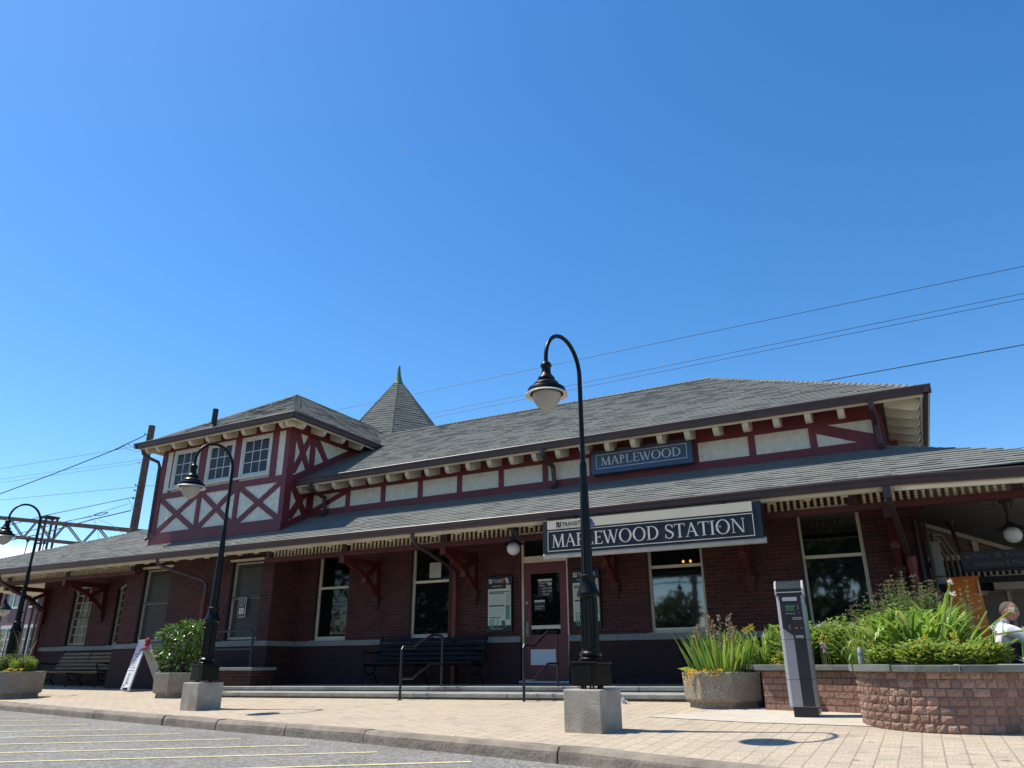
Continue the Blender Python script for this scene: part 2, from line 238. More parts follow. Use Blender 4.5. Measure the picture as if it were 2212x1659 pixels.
# ---------------------------------------------------------------- mesh helpers
ORG = {}
def root(name, label, cat, loc=(0, 0, 0), group=None, rz=0):
    o = bpy.data.objects.new(name, None); COL.objects.link(o); o.location = loc; o.rotation_euler.z = rz; o.empty_display_size = .1
    tag(o, label, cat, group); ORG[o] = Vector(loc); return o
def tag(o, label=None, cat=None, group=None, kind=None):
    if label: o['label'] = label
    if cat: o['category'] = cat
    if group: o['group'] = group
    if kind: o['kind'] = kind
    return o
class MB:
    def __init__(s): s.v = []; s.f = []
    def quad(s, *p):
        i = len(s.v); s.v += [Vector(q) for q in p]; s.f.append(tuple(range(i, i+len(p)))); return s
    def add(s, vs, fs):
        i = len(s.v); s.v += [Vector(q) for q in vs]; s.f += [tuple(k+i for k in f) for f in fs]; return s
    def box(s, x0, x1, y0, y1, z0, z1):
        return s.add([(x0, y0, z0), (x1, y0, z0), (x1, y1, z0), (x0, y1, z0), (x0, y0, z1), (x1, y0, z1), (x1, y1, z1), (x0, y1, z1)],
                     [(0, 3, 2, 1), (4, 5, 6, 7), (0, 1, 5, 4), (1, 2, 6, 5), (2, 3, 7, 6), (3, 0, 4, 7)])
    def beam(s, p, q, w, d, up=(0, 0, 1)):
        p, q = Vector(p), Vector(q); t = (q-p).normalized(); up = Vector(up); a = t.cross(up)
        if a.length < 1e-4: a = t.cross(Vector((1, 0, 0)))
        a.normalize(); b = a.cross(t).normalized(); a = a*(w/2); b = b*(d/2)
        return s.add([p-a-b, p+a-b, p+a+b, p-a+b, q-a-b, q+a-b, q+a+b, q-a+b], [(0, 3, 2, 1), (4, 5, 6, 7), (0, 1, 5, 4), (1, 2, 6, 5), (2, 3, 7, 6), (3, 0, 4, 7)][::1])
    def tube(s, pts, r, n=8, cap=True):
        pts = [Vector(p) for p in pts]; rs = r if isinstance(r, (list, tuple)) else [r]*len(pts)
        base = len(s.v); ref = None
        for i, p in enumerate(pts):
            t = (pts[min(i+1, len(pts)-1)]-pts[max(i-1, 0)]).normalized()
            if ref is None: ref = t.cross(Vector((0, 0, 1))); ref = ref if ref.length > .05 else t.cross(Vector((1, 0, 0)))
            a = (ref - t*ref.dot(t)); a = a if a.length > 1e-4 else t.orthogonal(); a.normalize(); ref = a; b = t.cross(a)
            for k in range(n):
                th = 2*math.pi*k/n; s.v.append(p+(a*math.cos(th)+b*math.sin(th))*rs[i])
        for i in range(len(pts)-1):
            for k in range(n):
                k2 = (k+1) % n; s.f.append((base+i*n+k, base+i*n+k2, base+(i+1)*n+k2, base+(i+1)*n+k))
        if cap: s.f.append(tuple(base+k for k in range(n))[::-1]); s.f.append(tuple(base+(len(pts)-1)*n+k for k in range(n)))
        return s
    def lathe(s, prof, c=(0, 0, 0), n=20, flute=0, rot=0):
        c = Vector(c); base = len(s.v)
        for r, z in prof:
            for k in range(n):
                th = 2*math.pi*k/n+rot; rr = r*(1-flute*(k % 2)); s.v.append(c+Vector((rr*math.cos(th), rr*math.sin(th), z)))
        for i in range(len(prof)-1):
            for k in range(n):
                k2 = (k+1) % n; s.f.append((base+i*n+k, base+i*n+k2, base+(i+1)*n+k2, base+(i+1)*n+k))
        s.f.append(tuple(base+k for k in range(n))[::-1]); s.f.append(tuple(base+(len(prof)-1)*n+k for k in range(n))); return s
    def prism(s, poly, o, u, v, d):
        """polygon given in (u, v) at o, pushed along d"""
        o, u, v, d = Vector(o), Vector(u), Vector(v), Vector(d); n = len(poly)
        a = [o+u*x+v*y for x, y in poly]; s.add(a+[p+d for p in a], [tuple(range(n))[::-1], tuple(range(n, 2*n))]+[(k, (k+1) % n, (k+1) % n+n, k+n) for k in range(n)]); return s
    def build(s, name, m, parent=None, smooth=False, bevel=0, kind=None):
        org = ORG.get(parent, Vector()) if parent else Vector()
        me = bpy.data.meshes.new(name); me.from_pydata([tuple(q-org) for q in s.v], [], s.f); me.validate(); me.update()
        uvl = me.uv_layers.new(name='uv'); Z = Vector((0, 0, 1))
        for p in me.polygons:
            nn = p.normal
            if abs(nn.z) > .97: a, b = Vector((1, 0, 0)), Vector((0, 1, 0))
            else: a = Z.cross(nn).normalized(); b = nn.cross(a)
            for li in p.loop_indices:
                q = me.vertices[me.loops[li].vertex_index].co+org; uvl.data[li].uv = (q.dot(a), q.dot(b))
        if smooth: me.polygons.foreach_set('use_smooth', [True]*len(me.polygons))
        me.materials.append(MAT[m] if isinstance(m, str) else m)
        o = bpy.data.objects.new(name, me); COL.objects.link(o)
        if parent: o.parent = parent; ORG[o] = org
        if bevel: b = o.modifiers.new('bevel', 'BEVEL'); b.width = bevel; b.segments = 2; b.limit_method = 'ANGLE'
        if smooth: e = o.modifiers.new('split', 'EDGE_SPLIT'); e.split_angle = R(40)
        if kind: o['kind'] = kind
        return o
def kids(o): return list(o.children)
def copy_tree(o, parent=None):
    c = o.copy(); COL.objects.link(c); c.parent = parent
    for ch in kids(o): copy_tree(ch, c)
    return c
def copy_part(o, loc, parent=None, rot=None):
    c = o.copy(); COL.objects.link(c); c.parent = parent if parent is not None else o.parent; c.location = loc
    if rot: c.rotation_euler = rot
    for ch in kids(o): copy_tree(ch, c)
    return c
def smoothstep(a, b, x): t = min(1, max(0, (x-a)/(b-a))); return t*t*(3-2*t)
def text_mesh(txt, size, m, loc, parent, name='lettering', ax=(1, 0, 0), up=(0, 0, 1), depth=.002, align='LEFT', shear=0, sx=1.0):
    cu = bpy.data.curves.new('t', 'FONT'); cu.body = txt; cu.size = size; cu.extrude = depth; cu.align_x = align; cu.shear = shear; cu.resolution_u = 3
    ob = bpy.data.objects.new('t', cu); COL.objects.link(ob); dg = bpy.context.evaluated_depsgraph_get(); dg.update()
    me = bpy.data.meshes.new_from_object(ob.evaluated_get(dg)); bpy.data.objects.remove(ob)
    a = Vector(ax).normalized(); b = Vector(up).normalized(); c = a.cross(b); org = ORG.get(parent, Vector()); loc = Vector(loc)
    for v_ in me.vertices: v_.co = loc+a*v_.co.x*sx+b*v_.co.y+c*v_.co.z-org
    me.materials.clear(); me.materials.append(MAT[m]); o = bpy.data.objects.new(name, me); COL.objects.link(o)
    if parent: o.parent = parent; ORG[o] = org
    return o

# ---------------------------------------------------------------- serif capitals drawn as strokes
def arcband(cx, cy, rx, ry, a0, a1, t0, t1, n=18):
    """band whose thickness is t0 at the sides and t1 at top and bottom"""
    out = []
    def pt(a, k):
        t = t0*abs(math.cos(a))+t1*abs(math.sin(a)); return (cx+(rx-k*t)*math.cos(a), cy+(ry-k*(t0*.35*abs(math.cos(a))+t1*abs(math.sin(a))))*math.sin(a))
    for i in range(n):
        a, b = a0+(a1-a0)*i/n, a0+(a1-a0)*(i+1)/n
        out.append([pt(a, 0), pt(b, 0), pt(b, 1), pt(a, 1)])
    return out
def st(x0, y0, x1, y1, w): return [(x0-w/2, y0), (x0+w/2, y0), (x1+w/2, y1), (x1-w/2, y1)]
def sf(x, y, w, h=.035): return [(x-w/2, y), (x+w/2, y), (x+w/2, y+h), (x-w/2, y+h)]
T, N_, H = .125, .05, .035
def glyph(ch):
    if ch == 'M': return [st(.10, 0, .16, 1, N_), st(.16, 1, .48, 0, T), st(.48, 0, .80, 1, N_), st(.86, 0, .80, 1, T), sf(.10, 0, .22), sf(.86, 0, .26), sf(.10, 1-H, .16), sf(.86, 1-H, .14)], .98
    if ch == 'A': return [st(.10, 0, .40, 1, N_), st(.72, 0, .40, 1, T), [(.22, .34), (.60, .34), (.58, .39), (.24, .39)], sf(.10, 0, .24), sf(.72, 0, .28)], .82
    if ch == 'P': return [st(.18, 0, .18, 1, T), sf(.18, 0, .32), sf(.14, 1-H, .22)]+arcband(.28, .73, .26, .27, -math.pi/2, math.pi/2, T, N_)+[[(.18, 1-N_), (.29, 1-N_), (.29, 1), (.18, 1)], [(.18, .46), (.29, .46), (.29, .46+N_), (.18, .46+N_)]], .60
    if ch == 'L': return [st(.18, 0, .18, 1, T), sf(.18, 1-H, .32), [(.05, 0), (.62, 0), (.60, N_), (.05, N_)], [(.55, 0), (.62, 0), (.67, .22), (.63, .22)]], .68
    if ch == 'E': return [st(.18, 0, .18, 1, T), [(.05, 0), (.62, 0), (.60, N_), (.05, N_)], [(.55, 0), (.62, 0), (.67, .20), (.63, .20)], [(.05, 1-N_), (.58, 1-N_), (.60, 1), (.05, 1)], [(.54, 1), (.60, 1), (.62, .82), (.58, .82)], [(.2, .50), (.48, .50), (.48, .55), (.2, .55)], [(.46, .42), (.50, .42), (.50, .63), (.46, .63)]], .68
    if ch == 'W': return [st(.06, 1, .34, 0, T), st(.34, 0, .58, 1, N_), st(.50, 1, .78, 0, T), st(.78, 0, 1.02, 1, N_), sf(.06, 1-H, .26), sf(.50, 1-H, .24), sf(1.02, 1-H, .20)], 1.10
    if ch == 'O': return arcband(.48, .5, .45, .53, 0, 2*math.pi, T, N_, 40), .96
    if ch == 'D': return [st(.18, 0, .18, 1, T), sf(.12, 0, .20), sf(.12, 1-H, .20), [(.18, 0), (.37, 0), (.37, N_), (.18, N_)], [(.18, 1-N_), (.37, 1-N_), (.37, 1), (.18, 1)]]+arcband(.36, .5, .48, .5, -math.pi/2, math.pi/2, T, N_, 24), .88
    if ch == 'T': return [st(.36, 0, .36, 1, T), sf(.36, 0, .30), [(.02, 1-N_), (.70, 1-N_), (.70, 1), (.02, 1)], [(.02, 1), (.06, 1), (.03, .80), (-.01, .80)], [(.66, 1), (.70, 1), (.73, .80), (.69, .80)]], .72
    if ch == 'I': return [st(.17, 0, .17, 1, T), sf(.17, 0, .32), sf(.17, 1-H, .32)], .34
    if ch == 'N': return [st(.14, 0, .14, 1, N_), st(.16, 1, .76, 0, T), st(.78, 0, .78, 1, N_), sf(.14, 0, .22), sf(.10, 1-H, .18), sf(.78, 1-H, .22)], .90
    if ch == 'S':
        path = [(.52, .80), (.44, .95), (.28, 1.0), (.12, .92), (.08, .74), (.18, .60), (.36, .48), (.52, .36), (.54, .18), (.42, .02), (.25, -.02), (.10, .07), (.05, .24)]
        wd = [.03, .05, .05, .07, .10, .13, .14, .13, .10, .06, .05, .05, .03]; out = []
        for i in range(len(path)-1):
            (x0, y0), (x1, y1) = path[i], path[i+1]; dx, dy = x1-x0, y1-y0; l = math.hypot(dx, dy); nx, ny = -dy/l, dx/l; a, b = wd[i]/2, wd[i+1]/2; e = .012
            x0 -= dx/l*e; y0 -= dy/l*e; x1 += dx/l*e; y1 += dy/l*e
            out.append([(x0-nx*a, y0-ny*a), (x1-nx*b, y1-ny*b), (x1+nx*b, y1+ny*b), (x0+nx*a, y0+ny*a)])
        out += [[(.50, .72), (.55, .72), (.54, 1.0), (.51, 1.0)], [(.03, .0), (.06, .0), (.07, .30), (.02, .30)]]; return out, .62
    return [], .34
def serif_text(txt, x0, x1, z, h, y, m, parent, name='lettering'):
    tot = sum(glyph(c)[1]+.03 for c in txt); k = (x1-x0)/tot; x = x0; mb = MB(); i = 0
    for c in txt:
        g, wd_ = glyph(c)
        for poly in g:
            i += 1; d = .008+.00012*(i % 24); mb.prism([(x+px*k, z+py*h) for px, py in poly], (0, y, 0), (1, 0, 0), (0, 0, 1), (0, -d, 0))
        x += (wd_+.03)*k
    return mb.build(name, m, parent)
def transit_mark(parent, x, z, h, y, m):
    """joined N and J monogram"""
    mb = MB(); t = .20*h
    def p(poly, i): mb.prism([(x+a*h, z+b*h) for a, b in poly], (0, y, 0), (1, 0, 0), (0, 0, 1), (0, -.004-.0004*i, 0))
    p([(0, 0), (.16, 0), (.16, 1), (0, 1)], 0); p([(.12, 1), (.30, 1), (.56, .0), (.40, .0)], 1); p([(.42, .12), (.57, .12), (.57, 1), (.42, 1)], 2)
    for i, q in enumerate(arcband(.57, .28, .33, .30, math.pi, 2*math.pi, .15, .14, 10)): p(q, 3+i % 3)
    p([(.75, .26), (.90, .26), (.90, 1), (.75, 1)], 7)
    return mb.build('monogram', m, parent)

# ---------------------------------------------------------------- ground
def pave_z(X, Y):
    a = .036+.0357*(Y-7.4)+.00775*(max(X, -16)+3.05); b = .03+.03*(min(Y, 15)-9.2)
    k = smoothstep(-9.5, -14.5, X) if False else 1-smoothstep(-14.5, -9.5, X)
    return a*(1-k)+b*k
KERB = [(-60, 17.0), (-30, 11.6), (-20.5, 9.95), (-16.45, 9.2), (-14.32, 8.8), (-11.95, 8.32), (-8.9, 7.72), (-7.4, 7.47), (-6.0, 7.22), (-4.37, 6.82), (-3.01, 6.50), (-2.04, 6.16), (-1.36, 5.90), (-.5, 5.5), (.6, 4.9), (2, 4.1), (5, 2.6), (12, -.5), (30, -7)]
def resample(pl, step):
    out = []; P = [Vector((a, b, 0)) for a, b in pl]
    for i in range(len(P)-1):
        p0, p1, p2, p3 = P[max(i-1, 0)], P[i], P[i+1], P[min(i+2, len(P)-1)]; n = max(1, int((p2-p1).length/step))
        for k in range(n):
            t = k/n; m0, m1 = (p2-p0)*.5, (p3-p1)*.5
            if i == 0: m0 = p2-p1
            if i == len(P)-2: m1 = p2-p1
            # keep tangents modest where spans differ a lot
            L = (p2-p1).length; m0 = m0.normalized()*L; m1 = m1.normalized()*L
            out.append(p1*(2*t**3-3*t*t+1)+m0*(t**3-2*t*t+t)+p2*(-2*t**3+3*t*t)+m1*(t**3-t*t))
    out.append(P[-1]); return out
KL = resample(KERB, .28)
ROAD_Z = -.125
g = MB(); g.quad((-3000, -3000, -.32), (3000, -3000, -.32), (3000, 3000, -.32), (-3000, 3000, -.32)); tag(g.build('ground', 'soil_ground'), kind='structure')
g = MB(); g.quad((-150, -40, ROAD_Z), (90, -40, ROAD_Z), (90, 60, ROAD_Z), (-150, 60, ROAD_Z)); tag(g.build('road', 'asphalt'), kind='structure')
# pavement between the kerb and the station
g = MB(); rows = 46; idx = {}
NRM = []
for i, p in enumerate(KL):
    t = (KL[min(i+1, len(KL)-1)]-KL[max(i-1, 0)]).normalized(); NRM.append(Vector((-t.y, t.x, 0)))
for i, p in enumerate(KL):
    q0 = p+NRM[i]*.152
    for j in range(rows):
        t = j/(rows-1); yy = q0.y+(30-q0.y)*t**2.2; X = q0.x; z = pave_z(X, min(yy, 16)) if j else .0
        z = .0*(1-min(1, j))+z if j > 1 else (.006 if j == 0 else (.004+pave_z(X, yy))*.6)
        idx[i, j] = len(g.v); g.v.append(Vector((X, yy, z)))
for i in range(len(KL)-1):
    for j in range(rows-1): g.f.append((idx[i, j], idx[i+1, j], idx[i+1, j+1], idx[i, j+1]))
tag(g.build('pavement', 'pavers', smooth=False), kind='structure')
# kerb: separate worn stones
rng = random.Random(3); g = MB(); i = 3; lens = [5, 7, 6, 8, 5, 7]; c = 0
while i < len(KL)-9:
    L = rng.choice(lens); n = L; gap = .012 if rng.random() < .7 else .03
    pts = KL[i:i+n+1]; ns = NRM[i:i+n+1]; t0 = (pts[1]-pts[0]).normalized(); t1 = (pts[-1]-pts[-2]).normalized()
    pts = [pts[0]+t0*gap]+pts[1:-1]+[pts[-1]-t1*gap*.4]; b = len(g.v); h = rng.uniform(-.006, .006)
    for k, p in enumerate(pts):
        e = rng.uniform(-.008, .008); f_ = ns[k]; zt = h+.004+rng.uniform(-.004, .004)
        for off, z in ((-.012+e, ROAD_Z-.08), (-.004+e, -.055+rng.uniform(-.01, .01)), (.0+e, zt-.035), (.030+e, zt), (.15, zt+.003), (.15, -.2)): g.v.append(Vector((p.x+f_.x*off, p.y+f_.y*off, z)))
    m_ = len(pts)
    for k in range(m_-1):
        for q in range(5): g.f.append((b+k*6+q, b+(k+1)*6+q, b+(k+1)*6+q+1, b+k*6+q+1))
    g.f.append(tuple(b+q for q in range(6))[::-1]); g.f.append(tuple(b+(m_-1)*6+q for q in range(6))); i += n
tag(g.build('kerb', 'kerb_stone'), kind='structure')
# painted hatching on the road
g = MB(); ends = [(-14.0, 8.16), (-12.6, 7.92), (-11.2, 7.58), (-9.8, 7.30), (-8.55, 7.12), (-7.33, 6.94), (-6.1, 6.73), (-5.0, 6.53), (-3.76, 6.28), (-15.4, 8.45), (-16.8, 8.7)]
zz = ROAD_Z+.004; dr = Vector((-.775, -.632, 0)); pr = Vector((.632, -.775, 0))*.042
for x, y in ends:
    p = Vector((x, y, zz)); n = 24
    for k in range(n):
        a, b = p+dr*(3.6*k/n), p+dr*(3.6*(k+1)/n); j0, j1 = [pr*random.uniform(.85, 1.1) for _ in range(2)]; g.quad(a-j0, b-j1, b+j1, a+j0)
tag(g.build('road_markings', 'yellow_paint'), kind='structure')
# concrete slab set in the pavers beside the planter
def slab_pt(x, y): return (x, y, pave_z(x, y)+.006)
g = MB(); g.quad(slab_pt(-3.05, 9.1), slab_pt(-1.8, 8.74), slab_pt(-.55, 8.63), slab_pt(-.4, 10.3), slab_pt(-1.9, 10.6)); tag(g.build('concrete_slab', 'concrete_slab'), kind='structure')

# platform and its two long stone steps
def plat_z(x): return .325+.0085*(x+6)
g = MB(); xs = [-14.0+i*.9 for i in range(22)]
for a, b in zip(xs[:-1], xs[1:]): g.quad((a, 12.05, plat_z(a)-.004), (b, 12.05, plat_z(b)-.004), (b, 23, plat_z(b)-.004), (a, 23, plat_z(a)-.004))
g.quad((-14.0, 12.1, -.1), (-14.0, 12.1, plat_z(-14.0)-.004), (-14.0, 23, plat_z(-14.0)-.004), (-14.0, 23, -.1))
tag(g.build('platform', 'platform_floor'), kind='structure')
g = MB(); rng = random.Random(5); x = -14.05
while x < 4:
    L = rng.uniform(1.5, 2.4); x2 = x+L
    for (y0, y1, dz, th) in ((12.0, 12.42, 0, .062), (11.16, 12.06, -.082, .062)):
        za, zb = plat_z(x)+dz, plat_z(x2)+dz; a, b = x+.006, x2-.004; e = rng.uniform(-.008, .008)
        g.add([(a, y0+e, za-th), (b, y0+e, zb-th), (b, y1, zb-th), (a, y1, za-th), (a, y0+e, za), (b, y0+e, zb), (b, y1, zb), (a, y1, za)], [(0, 3, 2, 1), (4, 5, 6, 7), (0, 1, 5, 4), (1, 2, 6, 5), (2, 3, 7, 6), (3, 0, 4, 7)])
    x = x2
st_ = tag(g.build('steps', 'step_stone', bevel=.010), kind='structure')
g = MB()
for a, b in zip(xs[:-1], xs[1:]):
    g.quad((a, 11.22, -.1), (b, 11.22, -.1), (b, 11.22, plat_z(b)-.14), (a, 11.22, plat_z(a)-.14)); g.quad((a, 12.04, 0), (b, 12.04, 0), (b, 12.04, plat_z(b)-.06), (a, 12.04, plat_z(a)-.06))
tag(g.build('step_risers', 'kerb_stone'), kind='structure')

# ---------------------------------------------------------------- station building
ST = root('station_building', 'long red brick railway station with half-timbered upper storey, grey shingle roofs and pointed turret', 'railway station', (-9, 14, .3))
WX0, WX1, YF, YB, BAYX0, BAYX1, BAYY = -24.05, .30, 14.0, 21.5, -18.74, -13.35, 13.07
def wall_grid(mb, x0, x1, z0, z1, y, openings, depth=.12):
    xs_ = sorted({x0, x1, *[o[0] for o in openings], *[o[1] for o in openings]}); zs = sorted({z0, z1, *[o[2] for o in openings], *[o[3] for o in openings]})
    for a, b in zip(xs_[:-1], xs_[1:]):
        for c_, d in zip(zs[:-1], zs[1:]):
            if any(o[0] <= a and b <= o[1] and o[2] <= c_ and d <= o[3] for o in openings): continue
            mb.quad((a, y, c_), (b, y, c_), (b, y, d), (a, y, d))
    for a, b, c_, d in [o[:4] for o in openings]:
        mb.quad((a, y, c_), (a, y, d), (a, y+depth, d), (a, y+depth, c_)); mb.quad((b, y, c_), (b, y, d), (b, y+depth, d), (b, y+depth, c_)); mb.quad((a, y, d), (b, y, d), (b, y+depth, d), (a, y+depth, d)); mb.quad((a, y, c_), (b, y, c_), (b, y+depth, c_), (a, y+depth, c_))
SILL = 1.22
W_MAIN = [(-12.86, -11.84, SILL, 3.30), (-10.06, -9.02, SILL, 3.30), (-7.24, -6.16, .36, 3.30), (-4.50, -3.40, SILL, 3.30), (-1.67, -.62, SILL, 3.30)]
W_ARCH = [(-22.48, -21.52, SILL, 2.94), (-20.42, -19.46, SILL, 2.94)]
W_BAY = [(-18.06, -16.96, SILL, 3.09), (-14.78, -13.72, SILL, 3.07)]
b = MB(); wall_grid(b, BAYX1, WX1, 1.20, 3.9, YF, W_MAIN); wall_grid(b, WX0, BAYX0, 1.20, 3.9, YF, W_ARCH); wall_grid(b, BAYX0, BAYX1, 1.20, 3.6, BAYY, W_BAY)
for X in (BAYX0, BAYX1): b.quad((X, BAYY, 1.2), (X, YF, 1.2), (X, YF, 3.6), (X, BAYY, 3.6))
for X in (WX0, WX1): b.quad((X, YF, 1.2), (X, YB, 1.2), (X, YB, 3.9), (X, YF, 3.9))
b.quad((WX0, YB, 0), (WX1, YB, 0), (WX1, YB, 3.9), (WX0, YB, 3.9))
for X, Xb in ((-22.48, -21.52), (-20.42, -19.46)):      # shallow brick arches over the two narrow windows
    cx, hw = (X+Xb)/2, (Xb-X)/2; n = 10
    for k in range(n):
        t0, t1 = -1+2*k/n, -1+2*(k+1)/n; z0, z1 = 2.94-.17*t0*t0, 2.94-.17*t1*t1
        b.add([(cx+hw*t0, YF+.001, z0), (cx+hw*t1, YF+.001, z1), (cx+hw*t1, YF+.001, 2.941), (cx+hw*t0, YF+.001, 2.941), (cx+hw*t0, YF+.11, z0), (cx+hw*t1, YF+.11, z1)], [(0, 1, 2, 3), (0, 1, 5, 4)])
b.build('brick_wall', 'brick', ST)
for X, Xb in ((-22.48, -21.52), (-20.42, -19.46)):
    cx, hw = (X+Xb)/2, (Xb-X)/2; b = MB(); b.tube([(cx+hw*t, YF+.085, 2.925-.17*t*t) for t in [-1+k/6 for k in range(13)]], .024, 6); b.build('arch_trim', 'cream', ST)
b = MB()                                                 # battered rock-faced base under the stone band
def base(x0, x1, y, ops=()):
    xs_ = [x0]+[v for o in ops for v in o]+[x1]
    for a, c_ in zip(xs_[0::2], xs_[1::2]):
        b.quad((a, y-.10, -.05), (c_, y-.10, -.05), (c_, y-.03, 1.10), (a, y-.03, 1.10))
        b.quad((a, y-.10, -.05), (a, y-.03, 1.1), (a, y+.1, 1.1), (a, y+.1, -.05)); b.quad((c_, y-.10, -.05), (c_, y-.03, 1.1), (c_, y+.1, 1.1), (c_, y+.1, -.05))
base(BAYX1, WX1+.05, YF, ((-7.24, -6.16),)); base(WX0-.05, BAYX0, YF); base(BAYX0-.06, BAYX1+.06, BAYY)
for X, s in ((BAYX0, -1), (BAYX1, 1)): b.quad((X+s*.06, BAYY-.1, -.05), (X+s*.06, YF, -.05), (X+s*.03, YF, 1.1), (X+s*.03, BAYY-.03, 1.1))
for X, s in ((WX0, -1), (WX1, 1)): b.quad((X+s*.05, YF-.1, -.05), (X+s*.05, YB, -.05), (X+s*.03, YB, 1.1), (X+s*.03, YF-.03, 1.1))
b.build('stone_base', 'brick_dark', ST)
for seg in ((BAYX1+.065, -7.24, YF), (-6.16, WX1+.09, YF), (WX0-.09, BAYX0-.065, YF), (BAYX0-.06, BAYX1+.06, BAYY)):
    x = seg[0]; b = MB()
    while x < seg[1]-.05:
        x2 = min(x+1.45, seg[1]); b.box(x+(.002 if x > seg[0] else 0), x2, seg[2]-.062, seg[2]+.06, 1.095, 1.21); x = x2
    b.build('stone_band', 'band_stone', ST, bevel=.006)
for X, s in ((BAYX0, -1), (BAYX1, 1)): b = MB(); b.box(*(sorted((X, X+s*.06))), BAYY+.062, YF-.063, 1.097, 1.208); b.build('stone_band', 'band_stone', ST)
for X, s in ((WX0, -1), (WX1, 1)): b = MB(); b.box(*(sorted((X, X+s*.07))), YF+.061, YB, 1.097, 1.208); b.build('stone_band', 'band_stone', ST)
# --- ground floor windows
def sash_window(x0, x1, z0, z1, y, zm, gl, frame='cream', arch=False, grille=False, blind=False, muntin=False):
    yy = y+.10; b = MB(); f = .062
    top = z1
    b.box(x0+.001, x0+f, yy, yy+.07, z0, top); b.box(x1-f, x1-.001, yy, yy+.07, z0, top); b.box(x0+f, x1-f, yy-.002, yy+.07, z0, z0+.085); b.box(x0+f, x1-f, yy+.002, yy+.07, top-f, top-.001); b.box(x0+f, x1-f, yy+.012, yy+.06, zm-.028, zm+.028)
    if muntin:
        n = 2
        for k in range(1, n+1): xk = x0+f+(x1-x0-2*f)*k/(n+1); b.box(xk-.011, xk+.011, yy+.022, yy+.05, z0+.085, top-f)
        for zc in [z0+.085+(zm-z0-.1)*k/3 for k in (1, 2)]+[zm+(top-zm-.06)*k/4 for k in (1, 2, 3)]: b.box(x0+f, x1-f, yy+.026, yy+.052, zc-.011, zc+.011)
    w_ = b.build('window', frame, ST)
    for nm, za, zb, dy in (('lower_pane', z0+.085, zm-.028, .035), ('upper_pane', zm+.028, top-f, .045)):
        p = MB(); p.quad((x0+f, yy+dy, za), (x1-f, yy+dy, za), (x1-f, yy+dy, zb), (x0+f, yy+dy, zb)); p.build(nm, gl, w_)
    s_ = MB(); s_.box(x0-.02, x1+.02, y-.03, y+.10, z0-.035, z0-.001); s_.build('sill', frame, w_)
    if blind:
        p = MB(); p.quad((x0+f+.17, yy+.03, z0+.1), (x1-f-.02, yy+.03, z0+.1), (x1-f-.02, yy+.03, top-f-.1), (x0+f+.17, yy+.03, top-f-.1)); p.build('blind', 'blind', w_)
    if grille:
        p = MB(); g_ = .055; W_, H_ = x1-x0-.04, top-z0-.03; k = -H_
        while k < W_:
            for sgn in (1, -1):
                a0, a1 = max(0, k), min(W_, k+H_)
                if a1-a0 > .02:
                    za, zb = a0-k, a1-k; xa, xb = (x0+.02+a0, x0+.02+a1) if sgn == 1 else (x1-.02-a0, x1-.02-a1); p.beam((xa, yy-.03-.002*sgn, z0+.015+za), (xb, yy-.03-.002*sgn, z0+.015+zb), .0032, .0032, (0, 1, 0))
            k += g_*1.25
        p.build('wire_grille', 'screen_wire', w_)
        q = MB(); ff = .03
        for (a, c_, d, e) in ((x0+.002, x0+ff, z0, top), (x1-ff, x1-.002, z0, top), (x0+ff, x1-ff, z0, z0+ff), (x0+ff, x1-ff, top-ff, top-.002), (x0+ff, x1-ff, zm-.015, zm+.015)): q.box(a, c_, yy-.05, yy-.012, d, e)
        q.build('grille_frame', 'black_trim', w_)
    b = MB(); b.box(x0-.0, x0+.03, y+.012, yy-.052, z0+.001, top-.001); b.build('reveal_board', 'black_trim', w_)
    return w_
for k, (x0, x1, z0, z1) in enumerate(W_MAIN):
    if k == 2: continue
    sash_window(x0, x1, z0, z1, YF, 2.425, 'glass_sky' if k >= 3 else 'glass_dark')
for (x0, x1, z0, z1) in W_ARCH: sash_window(x0, x1, z0, z1, YF, 2.02, 'glass_dark', grille=True, muntin=True)
for (x0, x1, z0, z1) in W_BAY:
    sash_window(x0, x1, z0, z1, BAYY, 2.215, 'glass_small', grille=True, blind=True)
for (x0, x1, z0, z1) in W_BAY: b = MB(); b.box(x0-.03, x1+.04, BAYY-.055, BAYY+.08, z1-.001, z1+.045); b.build('window_hood', 'cream', ST)
# paper notice and lamps seen inside two of the panes
b = MB(); b.box(-9.62, -9.31, 14.115, 14.121, 2.50, 2.84); b.build('window_notice', 'paper_grey', ST)
for X in (-3.80, -3.66):
    b = MB(); b.lathe([(.003, -.026), (.02, -.014), (.023, .0), (.014, .02), (.003, .03)], (X, 14.128, 2.50), 10); b.build('window_bulb', 'bulb', ST, smooth=True)
# --- door
dx0, dx1 = -7.24, -6.16
b = MB(); b.box(dx0+.001, dx0+.05, 14.045, 14.12, .37, 3.30); b.box(dx1-.05, dx1-.001, 14.045, 14.12, .37, 3.30); b.box(dx0+.05, dx1-.05, 14.043, 14.12, 2.67, 2.80); b.box(dx0+.05, dx1-.05, 14.045, 14.12, 3.24, 3.299)
DF = b.build('door_frame', 'cream', ST); p = MB(); p.quad((dx0+.05, 14.09, 2.80), (dx1-.05, 14.09, 2.80), (dx1-.05, 14.09, 3.24), (dx0+.05, 14.09, 3.24)); p.build('transom_pane', 'glass_dark', DF)
b = MB(); a0, a1 = dx0+.054, dx1-.054; b.box(a0, -7.03, 14.06, 14.11, .385, 2.665); b.box(-6.375, a1, 14.06, 14.11, .385, 2.665); b.box(-7.03, -6.375, 14.062, 14.11, .385, 1.235); b.box(-7.03, -6.375, 14.062, 14.11, 2.44, 2.665)
DR = b.build('door', 'door_red', ST)
